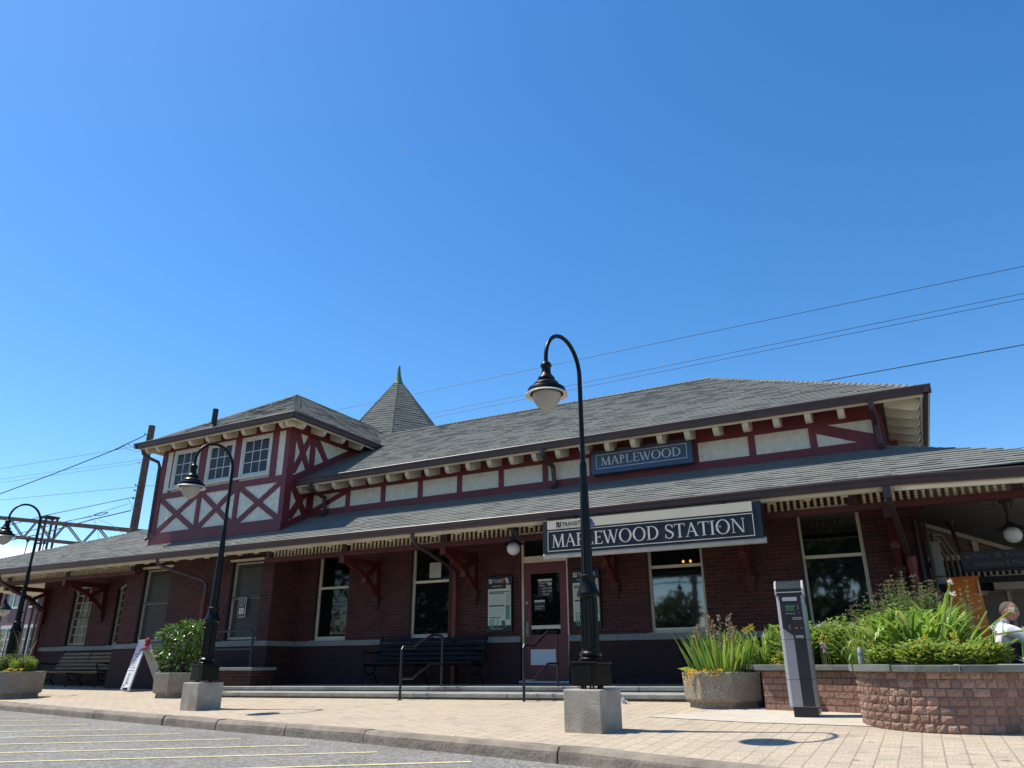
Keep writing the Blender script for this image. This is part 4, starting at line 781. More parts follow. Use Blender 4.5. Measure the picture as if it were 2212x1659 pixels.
# services at the right-hand end: meter box and bent conduits
b = MB(); b.box(.34, .50, 13.92, 14.12, 1.98, 2.50); b.box(.32, .52, 13.90, 14.14, 2.50, 2.53); b.box(.36, .5, 13.95, 14.1, 1.86, 1.97); b.build('meter_cabinet', 'conduit', ST, bevel=.008)
for k in range(3): MB().tube([(.42, 14.1+.05*k, 2.40+.05*k), (.44, 14.6, 2.62+.06*k), (.5+.05*k, 15.2, 2.66+.07*k), (.62+.09*k, 16.0, 2.5), (.64+.09*k, 16.2, 1.6)], .022, 6).build('conduit', 'conduit', ST, smooth=True)
MB().tube([(.20, 13.90, 2.9), (.20, 13.88, 1.2), (.2, 13.88, .3)], .03, 8).build('conduit', 'black_trim', ST, smooth=True); MB().tube([(.34, 13.92, 2.9), (.34, 13.9, 1.9), (.36, 13.9, .3)], .028, 8).build('conduit', 'wire', ST, smooth=True)
# back wall of the covered passage: clapboards, posts, another frieze and beam
b = MB(); N = 12
def ceil_z(x, t): return 3.46-(.10+.33*t)*(x-.3)-.02*t
for i in range(N):
    for j in range(N):
        x0, x1, t0, t1 = .3+2.8*i/N, .3+2.8*(i+1)/N, j/N, (j+1)/N; b.quad(*[(x, 12.87+4.73*t, ceil_z(x, t)) for x, t in ((x0, t0), (x1, t0), (x1, t1), (x0, t1))])
b.build('passage_ceiling', 'ceiling_boards', ST)
b = MB(); b.quad((.3, 17.6, 2.70), (3.1, 17.6, 2.70), (3.1, 17.6, 3.0), (.3, 17.6, 3.5)); b.build('passage_boarding', 'cladding', ST)
b = MB()
for X in (1.25, 2.25): b.box(X-.05, X+.05, 17.54, 17.6, 2.7, ceil_z(X, 1)+.02)
b.box(.3, 3.1, 17.50, 17.6, 2.60, 2.70); b.beam((.3, 17.5, ceil_z(.3, 1)-.04), (3.1, 17.5, ceil_z(3.1, 1)-.04), .05, .08); b.build('passage_trim', 'cream', ST)
b = MB(); b.box(.3, 3.1, 17.45, 17.6, 2.48, 2.59); b.build('passage_beam', 'black_trim', ST)
b = MB(); b.box(.3, 3.1, 17.45, 17.6, 2.14, 2.25); b.build('passage_beam', 'black_trim', ST)
b = MB()
for k in range(26):
    x = .36+k*.1045; b.add([v+Vector((x, 17.52, 2.252)) for v in spindle_mesh(6).v], spindle_mesh(6).f)
b.build('spindle_row', 'cream', ST, kind='stuff')

# ---------------------------------------------------------------- signs
S1 = root('hanging_sign', 'big dark navy station name sign hanging under the front eaves behind the tall lamp', 'station sign', (-3.846, 12.2, 2.427))
b = MB(); b.box(-5.758, -1.923, 12.02, 12.34, 2.525, 3.103); b.build('sign_box', 'navy', S1, bevel=.006)
b = MB(); b.box(-5.655, -2.05, 12.008, 12.019, 2.942, 3.099); b.build('header_panel', 'sign_cream', S1)
b = MB(); b.tube([(-5.768, 12.10, 2.49), (-1.903, 12.10, 2.49)], .052, 14); b.build('bottom_roll', 'aluminium', S1, smooth=True)
b = MB()
for a in ((-5.655, -2.05, 2.902, 2.914), (-5.655, -2.05, 2.554, 2.566), (-5.655, -5.644, 2.566, 2.902), (-2.062, -2.05, 2.566, 2.902)): b.box(a[0], a[1], 12.010, 12.0195, a[2], a[3])
b.build('border_line', 'letter_cream', S1)
serif_text('MAPLEWOOD STATION', -5.567, -2.178, 2.623, .224, 12.019, 'letter_cream', S1)
transit_mark(S1, -5.474, 2.971, .098, 12.007, 'letter_black'); text_mesh('TRANSIT', .106, 'letter_black', (-5.366, 12.005, 2.986), S1, sx=.86)
for k, m in enumerate(('orange', 'magenta', 'blue')):
    q = MB(); x = -4.974+.074*k; q.prism([(x+.02, 2.951), (x+.095, 2.951), (x+.035, 3.074), (x-.04, 3.074)], (0, 12.007, 0), (1, 0, 0), (0, 0, 1), (0, -.003, 0)); q.build('stripe', m, S1)
b = MB(); b.lathe([(.001, 0), (.022, 0), (.022, .02), (.001, .022)], (0, 0, 0), 12); b.v = [Vector((-2.575+v.x, 12.01-v.z, 2.736+v.y)) for v in b.v]; b.build('bolt_head', 'brass', S1)
for x in (-5.2, -2.55): b = MB(); b.box(x, x+.04, 12.1, 12.3, 3.103, 3.17); b.build('hanger', 'navy', S1)
S2 = root('wall_sign', 'faded blue name sign with a cream border under the upper eaves', 'station sign', (-4.4, 13.85, 4.32))
b = MB(); b.box(-5.46, -3.355, 13.80, 13.965, 4.32, 4.81); b.build('sign_box', 'sign_blue', S2, bevel=.008)
b = MB(); b.box(-5.47, -3.345, 13.785, 13.97, 4.755, 4.815); b.build('weathered_top', 'gutter_brown', S2)
b = MB()
for a in ((-5.35, -3.45, 4.712, 4.722), (-5.35, -3.45, 4.425, 4.435), (-5.35, -5.34, 4.435, 4.712), (-3.46, -3.45, 4.435, 4.712)): b.box(a[0], a[1], 13.792, 13.7995, a[2], a[3])
b.build('border_line', 'letter_cream', S2)
serif_text('MAPLEWOOD', -5.24, -3.56, 4.49, .175, 13.7995, 'letter_cream', S2)
NS = root('no_smoking_sign', 'small black and white no smoking sign on the screened window of the dormer bay', 'notice', (-14.28, 13.02, 1.78)); x0, x1, z0, z1 = -14.40, -14.16, 1.75, 2.20; y = 13.068
b = MB(); b.box(x0, x1, y, y+.012, z0, z1); b.build('plate', 'lamp_white', NS); b = MB(); b.box(x0+.012, x1-.012, y-.004, y-.0003, z0+.012, z1-.012); b.build('black_field', 'letter_black', NS)
for k, t_ in enumerate(('No Smoking', 'at NJ Transit', 'Stations and', 'Platforms')): text_mesh(t_, .043, 'lamp_white', ((x0+x1)/2, y-.0055, z1-.065-.045*k), NS, depth=.0006, align='CENTER', sx=.82)
b = MB(); b.box(x0+.045, x1-.045, y-.007, y-.0042, z0+.075, z0+.215); b.build('symbol_field', 'lamp_white', NS); b = MB()
for q in arcband((x0+x1)/2, z0+.145, .055, .055, 0, 2*math.pi, .012, .012, 20): b.prism(q, (0, y-.0072, 0), (1, 0, 0), (0, 0, 1), (0, -.001, 0))
b.beam(((x0+x1)/2-.036, y-.0092, z0+.182), ((x0+x1)/2+.036, y-.0092, z0+.108), .002, .011); b.build('red_ring', 'red_light', NS); b = MB(); b.box((x0+x1)/2-.035, (x0+x1)/2+.030, y-.0085, y-.0073, z0+.140, z0+.150); b.build('cigarette', 'letter_black', NS)
text_mesh('njtransit.com', .026, 'lamp_white', ((x0+x1)/2, y-.0055, z0+.03), NS, depth=.0006, align='CENTER', sx=.8)
def board(x0, x1, z0, z1, label):
    r_ = root('notice_board', label, 'notice board', ((x0+x1)/2, 13.95, z0), 'passenger information boards'); y = 13.93; w_ = x1-x0
    b = MB(); b.box(x0-.02, x1+.02, y, 13.999, z0-.02, z1+.02); b.build('frame', 'navy', r_, bevel=.005)
    p = MB(); p.box(x0+.005, x1-.005, y-.006, y-.0005, z0+.10, z1-.235); pp = p.build('poster', 'paper', r_)
    zt = z1-.235
    def strip(a, c, d, e, m, nm, k): q = MB(); q.box(x0+a*w_, x0+c*w_, y-.007-.0006*k, y-.0062, d, e); q.build(nm, m, r_)
    strip(.05, .96, zt-.07, zt-.05, 'paper_dark', 'poster_heading', 1); strip(.06, .72, zt-.11, zt-.075, 'paper_green', 'poster_heading', 2); strip(.06, .72, zt-.36, zt-.325, 'paper_dark', 'poster_heading', 1); strip(.06, .56, zt-.585, zt-.565, 'paper_dark', 'poster_heading', 1)
    strip(.77, .95, zt-.62, zt-.33, 'paper_green', 'poster_column', 1); strip(.77, .95, zt-.31, zt-.09, 'paper_grey', 'poster_map', 2)
    for k in range(6): strip(.07, .71, zt-.15-.03*k, zt-.14-.03*k, 'paper_grey', 'timetable_row', 1)
    for k in range(5): strip(.07, .71, zt-.41-.03*k, zt-.40-.03*k, 'paper_grey', 'timetable_row', 1)
    for k in range(3): strip(.10+.07*k, .135+.07*k, zt-.80, zt-.60, 'paper_green', 'timetable_column', 1)
    for k in range(2): strip(.40+.05*k, .42+.05*k, zt-.80, zt-.60, 'paper_green', 'timetable_column', 1)
    strip(.60, .75, zt-.75, zt-.64, 'paper_dark', 'poster_picture', 2); strip(.68, .85, zt-.77, zt-.73, 'paper_dark', 'poster_picture', 3)
    strip(.79, .985, z1-.23, z1-.165, 'paper', 'stop_number', 1); text_mesh('STATION', .017, 'letter_black', (x0+.83*w_, y-.009, z1-.19), r_, depth=.0005, sx=.8); text_mesh('308', .02, 'letter_black', (x0+.85*w_, y-.009, z1-.22), r_, depth=.0005)
    transit_mark(r_, x0+.02, z1-.125, .095, y-.002, 'letter_cream'); text_mesh('TRANSIT', .105, 'letter_cream', (x0+.125, y-.003, z1-.11), r_, sx=.62, depth=.001); text_mesh('Passenger Information', .042, 'letter_cream', (x0+.10, y-.003, z1-.19), r_, sx=.66, depth=.001, shear=.15)
    text_mesh('Thanks For Riding With Us.', .035, 'letter_cream', (x0+.09, y-.003, z0+.025), r_, sx=.72, depth=.001)
    for k, m in enumerate(('orange', 'lamp_white', 'blue')): q = MB(); x = x0+.42+.035*k; q.prism([(x+.01, z1-.13), (x+.045, z1-.13), (x+.005, z1-.02), (x-.03, z1-.02)], (0, y-.002, 0), (1, 0, 0), (0, 0, 1), (0, -.003, 0)); q.build('stripe', m, r_)
board(-7.98, -7.43, 1.33, 2.40, 'passenger information board on the brick wall between the window and the red door'); board(-6.03, -5.47, 1.36, 2.43, 'passenger information board right of the red door, half hidden by the lamp post')

# ---------------------------------------------------------------- pendant globe lamps
def pendant(X, Y, zc, ztop, label, rim=.225, rg=.125):
    r_ = root('pendant_lamp', label, 'globe lamp', (X, Y, zc), 'globe lamps hanging under the eaves')
    b = MB(); b.box(X-.08, X+.08, Y-.08, Y+.08, ztop-.05, ztop); b.lathe([(.045, ztop-.05), (.03, ztop-.12), (.028, zc+.26), (.04, zc+.25), (.035, zc+.20), (.075, zc+.155), (.09, zc+.13), (.07, zc+.12)], (X, Y, 0), 14); b.build('stem', 'black_trim', r_, smooth=True)
    b = MB(); b.lathe([(.03, zc+.165), (.10, zc+.135), (.16, zc+.118), (rim, zc+.095), (rim+.004, zc+.088), (.15, zc+.105), (.03, zc+.13)], (X, Y, 0), 24); b.build('shade', 'bench_black' if X < 0 else 'black_trim', r_, smooth=True)
    b = MB(); b.lathe([(max(.004, rg*math.sin(a)), zc-rg*math.cos(a)) for a in [math.pi*k/14 for k in range(14)]], (X, Y, 0), 20); b.build('globe', 'globe_glass', r_, smooth=True)
p = at(1109, 1185, 12.36); pendant(p.x, 12.36, p.z, 3.12, 'white globe lamp hanging left of the big station sign')
p = at(2188, 1155, 13.6); pendant(p.x, 13.6, p.z, p.z+.55, 'white globe lamp hanging inside the covered passage at the right')

# ---------------------------------------------------------------- street lamps on concrete blocks
def lamp():
    r_ = root('street_lamp', 'tall black gooseneck street lamp on a concrete block in front of the station sign', 'street lamp', (0, 0, 0), 'black gooseneck street lamps along the kerb')
    b = MB(); b.box(-.222, .222, -.222, .222, -.06, .405); o = b.build('concrete_base', 'concrete', r_, bevel=.014); o.rotation_euler.z = R(1.5)
    b = MB()
    for k in range(8): b.tube([(.11*math.cos(k*math.pi/4+.4), .11*math.sin(k*math.pi/4+.4), .40), (.11*math.cos(k*math.pi/4+.4), .11*math.sin(k*math.pi/4+.4), .45)], .011, 6)
    b.build('anchor_bolts', 'black_metal', r_)
    b = MB(); b.box(-.155, .155, -.155, .155, .435, .65); b.box(-.165, .165, -.165, .165, .65, .675); o = b.build('base_box', 'black_metal', r_, bevel=.008); o.rotation_euler.z = R(1.5)
    b = MB(); b.box(-.105, .09, -.1605, -.155, .47, .635); o = b.build('access_door', 'black_metal', r_, bevel=.003); o.rotation_euler.z = R(1.5)
    b = MB(); b.lathe([(.125, .675), (.13, .70), (.105, .72), (.115, .735), (.122, .755), (.10, .775), (.098, .80)], (0, 0, 0), 28); b.build('base_ring', 'black_metal', r_, smooth=True); b = MB(); b.lathe([(.100, 1.32), (.122, 1.335), (.128, 1.355), (.118, 1.38), (.092, 1.44), (.080, 1.50), (.082, 1.52), (.092, 1.535), (.090, 1.555), (.070, 1.57)], (0, 0, 0), 28); b.build('collar', 'black_metal', r_, smooth=True)
    b = MB(); b.lathe([(.098, .80), (.098, .95), (.094, 1.32)], (0, 0, 0), 32, .11); b.lathe([(.066, 1.565), (.056, 2.1), (.040, 2.80)], (0, 0, 0), 24, .08); b.build('fluted_shaft', 'black_metal', r_)
    arc = [(0, 0, 2.8), (0, 0, 3.4), (0, 0, 3.92)]; n = 16
    for k in range(1, n+1):
        a = math.pi*k/n; arc.append((0, -.365+.365*math.cos(a), 3.92+.385*math.sin(a)))
    arc.append((0, -.73, 3.83)); b = MB(); b.lathe([(.042, 2.78), (.042, 2.81), (.031, 2.86)], (0, 0, 0), 14); b.tube(arc, [.030, .0285, .027]+[.026-.002*k/n for k in range(1, n+1)]+[.024], 12); b.build('gooseneck_arm', 'black_metal', r_, smooth=True)
    b = MB(); b.lathe([(.034, 3.90), (.05, 3.885), (.062, 3.865), (.064, 3.845), (.052, 3.83), (.052, 3.78), (.06, 3.74), (.085, 3.715), (.098, 3.695), (.095, 3.675), (.08, 3.668), (.085, 3.66), (.13, 3.645), (.15, 3.615), (.146, 3.595), (.155, 3.588), (.205, 3.572), (.215, 3.55), (.217, 3.505)], (0, -.73, -.03), 32); b.build('lamp_head', 'black_metal', r_, smooth=True)
    b = MB(); b.lathe([(.205, 3.522), (.222, 3.512), (.240, 3.497), (.240, 3.490), (.20, 3.503), (.15, 3.512)], (0, -.73, -.03), 32); b.build('reflector', 'lamp_white', r_, smooth=True)
    b = MB(); b.lathe([(.160, 3.515), (.162, 3.49), (.155, 3.455), (.138, 3.415), (.108, 3.37), (.07, 3.335), (.03, 3.312), (.012, 3.30)], (0, -.73, -.03), 28); b.build('glass_globe', 'acorn_glass', r_, smooth=True)
    return r_
L0 = lamp(); L0.location = (-3.15, 7.70, .04); L0.rotation_euler.z = R(-8.5)
l = copy_tree(L0); l.location = (-10.38, 8.90, .03); l['label'] = 'black gooseneck street lamp on a concrete block in front of the dormer'
l = copy_tree(L0); l.location = (-19.0, 10.6, .12); l['label'] = 'black gooseneck street lamp at the left end, behind the far octagonal planter'; l.rotation_euler.z = R(-2)

# ---------------------------------------------------------------- handrails on the steps
def handrail(x, label):
    r_ = root('handrail', label, 'handrail', (x, 11.0, .13), 'black handrails on the steps'); z0, z1 = .13, plat_z(x); b = MB()
    top = [(x, 10.95, z0), (x, 10.95, z0+.80), (x, 10.98, z0+.835), (x, 11.30, z0+.83), (x, 11.85, z0+1.06), (x, 12.18, z0+1.06), (x, 12.22, z0+1.03), (x, 12.22, z1-.01)]
    b.tube(top, .023, 10); b.build('top_rail', 'rail_metal', r_, smooth=True)
    b = MB(); b.tube([(x, 10.97, z0+.33), (x, 11.30, z0+.33), (x, 11.85, z0+.56), (x, 12.22, z0+.56)], .018, 8); b.build('mid_rail', 'rail_metal', r_, smooth=True)
    b = MB(); b.lathe([(.05, 0), (.05, .012), (.03, .016)], (x, 10.95, z0-.012), 12); b.build('foot_plate', 'rail_metal', r_)
handrail(-7.98, 'black handrail on the steps in front of the bench'); handrail(-5.62, 'black handrail on the steps in front of the red door')
r_ = root('handrail', 'black railing on the stoop in front of the dormer bay', 'handrail', (-14, 12.4, .62)); b = MB(); b.tube([(-14.55, 12.36, .63), (-14.55, 12.36, 1.36), (-14.50, 12.36, 1.40), (-13.10, 12.36, 1.40), (-13.05, 12.36, 1.36), (-13.05, 12.36, .63)], .024, 10); b.build('top_rail', 'rail_metal', r_, smooth=True); b = MB(); b.tube([(-14.54, 12.36, 1.02), (-13.06, 12.36, 1.02)], .02, 8); b.build('mid_rail', 'rail_metal', r_)

# ---------------------------------------------------------------- benches
def bench(x0, x1, y, z, label, wood):
    r_ = root('bench', label, 'bench', ((x0+x1)/2, y, z), 'slatted benches against the wall'); L = x1-x0
    s = MB()
    for k in range(5): yy = y-.05+k*.10; s.box(x0, x1, yy-.04, yy+.04, z+.40-.012*k, z+.435-.012*k)
    s.build('seat', wood, r_, bevel=.006)
    s = MB()
    for k in range(5): s.beam((x0, y+.42+.035*k, z+.50+.095*k), (x1, y+.42+.035*k, z+.50+.095*k), .028, .075, (0, .35, 1))
    s.build('backrest', wood, r_, bevel=.005)
    n = 3
    for k in range(n):
        x = x0+.05+(L-.1)*k/(n-1); s = MB()
        s.tube([(x, y-.06, z), (x, y-.02, z+.12), (x, y+.03, z+.22), (x, y-.03, z+.33), (x, y-.05, z+.39)], .018, 8); s.tube([(x, y+.45, z), (x, y+.38, z+.12), (x, y+.30, z+.22), (x, y+.36, z+.33), (x, y+.42, z+.46), (x, y+.58, z+.98)], .018, 8); s.tube([(x, y+.03, z+.22), (x, y+.16, z+.17), (x, y+.30, z+.22)], .015, 8); s.tube([(x, y-.05, z+.38), (x, y+.42, z+.35)], .016, 8)
        s.build('leg', 'bench_black', r_, smooth=True)
    for x in (x0+.05, x1-.05):
        s = MB(); s.tube([(x, y-.05, z+.40), (x, y-.07, z+.52), (x, y-.10, z+.60), (x, y-.04, z+.645), (x, y+.10, z+.63), (x, y+.25, z+.61), (x, y+.44, z+.63)], .018, 8); s.build('armrest', 'bench_black', r_, smooth=True)
bench(-10.62, -7.88, 13.2, plat_z(-9)-.0, 'dark slatted bench between the handrails, against the wall', 'bench_black'); bench(-22.1, -19.45, 13.25, .12, 'brown slatted bench under the arched window at the left end', 'bench_wood')

# ---------------------------------------------------------------- octagonal concrete planters
def planter(x, y, z, W, H, label, rz=0):
    r_ = root('octagonal_planter', label, 'planter', (x, y, z), 'octagonal exposed-aggregate planters'); rr = W/2/math.cos(math.pi/8)
    b = MB(); b.lathe([(rr*.86, -.05), (rr*.86, .085)], (x, y, z), 8, rot=math.pi/8+rz); b.build('base', 'aggregate', r_)
    b = MB(); b.lathe([(rr*.93, .085), (rr*.97, .11), (rr, H), (rr*.86, H+.001), (rr*.84, H-.07)], (x, y, z), 8, rot=math.pi/8+rz); b.build('bowl', 'aggregate', r_, bevel=.012)
    b = MB(); b.lathe([(rr*.8, H-.09), (rr*.8, H-.06)], (x, y, z), 8, rot=math.pi/8+rz); b.build('soil', 'soil', r_)
planter(-2.44, 10.62, .135, 1.02, .445, 'octagonal concrete planter of irises beside the steps'); planter(-13.68, 11.2, .08, 1.08, .47, 'octagonal concrete planter with a bushy shrub behind the second lamp block'); planter(-17.45, 10.0, .055, 1.02, .53, 'octagonal concrete planter at the left edge of the pavement', R(10))

# ---------------------------------------------------------------- raised brick planter on the right
RP = root('raised_planter', 'raised planter of brownstone blocks with a rounded front and grey stone coping', 'raised planter', (-.2, 9.5, .1))
CC, CRX = Vector((.14, 9.02)), .83
def wallpath():
    pts = [(-2.2, 10.62), (-1.86, 10.56), (-1.86, 10.16), (-1.42, 10.03), (-1.40, 10.14), (-.72, 9.86)]
    return pts
WP = wallpath()
b = MB()
for (xa, ya), (xb, yb) in zip(WP[:-1], WP[1:]): b.quad((xa, ya, -.1), (xb, yb, -.1), (xb, yb, .60), (xa, ya, .60))
b.build('straight_wall', 'brownstone', RP)
cp = MB()
def cope(p, q, w_=.30, o=.05, z0=.60, z1=.665):
    p, q = Vector((*p, 0)), Vector((*q, 0)); t = (q-p).normalized(); n_ = Vector((-t.y, t.x, 0)); a, b_ = p-n_*o-t*.0, q-n_*o+t*.0; c, d = q+n_*(w_-o), p+n_*(w_-o)
    cp.add([(a.x, a.y, z0), (b_.x, b_.y, z0), (c.x, c.y, z0), (d.x, d.y, z0), (a.x, a.y, z1), (b_.x, b_.y, z1), (c.x, c.y, z1), (d.x, d.y, z1)], [(0, 3, 2, 1), (4, 5, 6, 7), (0, 1, 5, 4), (1, 2, 6, 5), (2, 3, 7, 6), (3, 0, 4, 7)])
for q in (((WP[0], (-1.93, 10.57)), .665), (((-1.92, 10.14), (-1.40, 9.985)), .668), (((-1.38, 10.135), (-.68, 9.845)), .663)): cp = MB(); cope(*q[0], z1=q[1]); cp.build('coping_stone', 'coping_stone', RP, bevel=.006)
# rounded part: individual rock-faced blocks in eight courses
rng = random.Random(9); rb = MB(); A0, A1 = math.pi*.93, math.pi*2.02; z = .02; course = .0745
def cpt(a, r, z): return Vector((CC.x+r*math.cos(a), CC.y+r*math.sin(a), z))
core = MB()
for k in range(60):
    a, b_ = A0+(A1-A0)*k/60, A0+(A1-A0)*(k+1)/60; core.quad(cpt(a, CRX-.012, -.1), cpt(b_, CRX-.012, -.1), cpt(b_, CRX-.012, .62), cpt(a, CRX-.012, .62))
core.build('mortar_core', 'kerb_stone', RP)
for c in range(8):
    z0, z1 = z+c*course+.004, z+(c+1)*course-.004; a = A0+rng.uniform(-.1, 0)
    while a < A1:
        da = rng.choice((.105, .12, .14, .16))*rng.uniform(.85, 1.15); a1 = a+da; g0, g1 = a+.0055, a1-.0055; nx, nz = 5, 4; base = len(rb.v); bulge = rng.uniform(.004, .016); tilt = rng.uniform(-.008, .008)
        for i in range(nx):
            for j in range(nz):
                u_, v_ = i/(nx-1), j/(nz-1); e = min(u_, 1-u_)*2; f_ = min(v_, 1-v_)*2; d = bulge*min(1, e*2.2)*min(1, f_*1.8+.1)+tilt*(u_-.5)*e*f_+rng.uniform(-.006, .006)*(1 if 0 < i < nx-1 else .4)
                rb.v.append(cpt(g0+(g1-g0)*u_, CRX-.006+d, z0+(z1-z0)*v_))
        for i in range(nx-1):
            for j in range(nz-1): q = base+i*nz+j; rb.f.append((q, q+nz, q+nz+1, q+1))
        # edges back into the mortar
        for i in range(nx-1):
            for j in (0, nz-1): q0, q1 = base+i*nz+j, base+(i+1)*nz+j; k0 = len(rb.v); rb.v += [cpt(g0+(g1-g0)*(i/(nx-1)), CRX-.03, rb.v[q0].z), cpt(g0+(g1-g0)*((i+1)/(nx-1)), CRX-.03, rb.v[q1].z)]; rb.f.append((q0, q1, k0+1, k0))
        for i, aa in ((0, g0), (nx-1, g1)):
            for j in range(nz-1): q0, q1 = base+i*nz+j, base+i*nz+j+1; k0 = len(rb.v); rb.v += [cpt(aa, CRX-.03, rb.v[q0].z), cpt(aa, CRX-.03, rb.v[q1].z)]; rb.f.append((q0, q1, k0+1, k0))
        a = a1
rb.build('rounded_wall', 'rock_brick', RP)
a = A0
while a < A1:
    a1 = min(a+rng.uniform(.42, .75), A1); n = 8; cp = MB(); base = 0; zt = .668+rng.uniform(-.004, .004)
    for k in range(n+1):
        t = a+.006+(a1-a-.012)*k/n
        for r, zz_ in ((CRX-.24, .604), (CRX+.06, .604), (CRX+.062, zt), (CRX-.24, zt)): cp.v.append(cpt(t, r, zz_))
    for k in range(n):
        for q in range(4): q2 = (q+1) % 4; cp.f.append((base+k*4+q, base+(k+1)*4+q, base+(k+1)*4+q2, base+k*4+q2))
    cp.f.append(tuple(base+q for q in range(4))); cp.f.append(tuple(base+n*4+q for q in range(4))); a = a1; cp.build('coping_stone', 'coping_stone', RP, bevel=.006)
b = MB(); n = 40; ring_ = [cpt(2*math.pi*k/n, CRX-.12, .60) for k in range(n)]; b.add(ring_, [tuple(range(n))]); b.quad((-2.2, 10.7, .575), (-1.8, 10.3, .575), (-.7, 10.0, .575), (2.6, 10.0, .575)); b.quad((-2.2, 10.7, .58), (2.6, 10.0, .58), (2.6, 11.7, .58), (-2.2, 11.7, .58)); b.build('soil_bed', 'soil', RP)
b = MB()
for (p0, p1) in (((-2.2, 10.62), (-2.2, 11.75)), ((-2.2, 11.75), (1.1, 11.75)), ((1.1, 11.75), (.97, 9.2))): b.quad((*p0, 0), (*p1, 0), (*p1, .62), (*p0, .62))
b.build('rear_wall', 'brownstone', RP)

# ---------------------------------------------------------------- parking pay station
def meter():
    r_ = root('pay_station', 'grey and black parking pay station standing on the concrete slab', 'parking meter', (-1.30, 9.46, .11), rz=R(4)); o = Vector((-1.30, 9.46, .11)); ORG[r_] = Vector()
    def B(*a): return MB().box(*a)
    W, D = .155, .15
    def body(z0, z1, name, m='meter_grey', e=0):
        c = .035; pts = [(-W+c, -D), (W-c, -D), (W, -D+c), (W, D), (-W, D), (-W, -D+c)]; b = MB(); b.prism(pts, (0, 0, z0), (1, 0, 0), (0, 1, 0), (0, 0, z1-z0)); return b.build(name, m, r_, bevel=.003)
    b = MB(); b.prism([(-.12, -.125), (.135, -.125), (.135, .13), (-.12, .13)], (0, 0, -.02), (1, 0, 0), (0, 1, 0), (0, 0, .145)); b.build('plinth', 'meter_black', r_, bevel=.004)
    body(.12, .398, 'lower_cabinet'); body(.402, .822, 'middle_cabinet'); body(.826, 1.315, 'upper_cabinet')
    B(-.01, .118, -.1535, -.1495, .125, .397).build('stripe', 'meter_black', r_); B(-.012, .118, -.1535, -.1495, .403, .821).build('stripe', 'meter_black', r_)
    b = MB(); b.prism([(-.118, 1.312), (-.118, .95), (-.012, .87), (-.012, .828), (.118, .828), (.118, 1.312)], (0, -.1495, 0), (1, 0, 0), (0, 0, 1), (0, -.006, 0)); FP = b.build('control_panel', 'meter_black', r_)
    B(-.085, .075, -.159, -.1555, 1.25, 1.292).build('name_plate', 'meter_silver', FP); B(-.065, .05, -.159, -.1555, 1.13, 1.215).build('screen', 'meter_screen', FP)
    B(-.06, .045, -.1602, -.1590, 1.183, 1.192).build('screen_line', 'paper_green', FP)
    for k in range(3): B(-.055, .03, -.1602, -.1590, 1.145+.012*k, 1.149+.012*k).build('screen_line', 'paper_green', FP)
    kb = MB()
    for r in range(7):
        for c in range(6): kb.box(.005+c*.0165, .016+c*.0165, -.160, -.1555, .965+r*.0155, .974+r*.0155)
    kb.build('keypad', 'gutter_brown', FP)
    kb = MB(); [kb.box(.005+c*.0165, .016+c*.0165, -.1605, -.1601, .965+r*.0155, .974+r*.0155) for r in (5, 6) for c in range(6)]; [kb.box(x, x+.012, -.160, -.1555, 1.105, 1.114) for x in (-.06, -.035, -.008, .018)]; [kb.box(.072, .080, -.160, -.1555, z_, z_+.008) for z_ in (1.195, 1.175, 1.155, 1.11)]; kb.build('buttons', 'aluminium', FP)
    B(.018, .042, -.1607, -.1556, .944, .956).build('button', 'orange', FP); B(.075, .10, -.1607, -.1556, .946, .957).build('button', 'paper_green', FP); B(-.062, -.036, -.158, -.1556, 1.02, 1.075).build('card_slot', 'letter_black', FP); B(-.045, -.038, -.158, -.1556, .935, .985).build('coin_slot', 'meter_grey', FP); B(.01, .095, -.1585, -.1556, .842, .872).build('ticket_flap', 'meter_grey', FP)
    b = MB()
    for a, c in (((-.160, -.139), 0), ((.139, .160), 1)): b.prism([(-.160, 1.318), (.153, 1.318), (.153, 1.466), (-.03, 1.489), (-.104, 1.4635), (-.1555, 1.389)], (a[0], 0, 0), (0, 1, 0), (0, 0, 1), (a[1]-a[0], 0, 0))
    b.box(-.1385, .1385, -.160, .15, 1.343, 1.3515); b.build('hood', 'meter_silver', r_, bevel=.002)
    b = MB(); b.prism([(-.156, 1.352), (.15, 1.352), (.15, 1.463), (-.03, 1.487), (-.102, 1.461), (-.153, 1.388)], (-.1385, 0, 0), (0, 1, 0), (0, 0, 1), (.277, 0, 0)); b.build('solar_panel', 'meter_solar', r_)
    B(-.127, .127, -.150, .1, 1.318, 1.344).build('vent', 'meter_black', r_)
    b = MB(); b.box(.1555, .158, -.06, .06, 1.0, 1.2); b.build('side_sticker', 'lime', r_); b = MB(); b.box(.1555, .158, -.06, .06, 1.21, 1.30); b.build('side_sticker', 'letter_black', r_)
    return r_
meter()

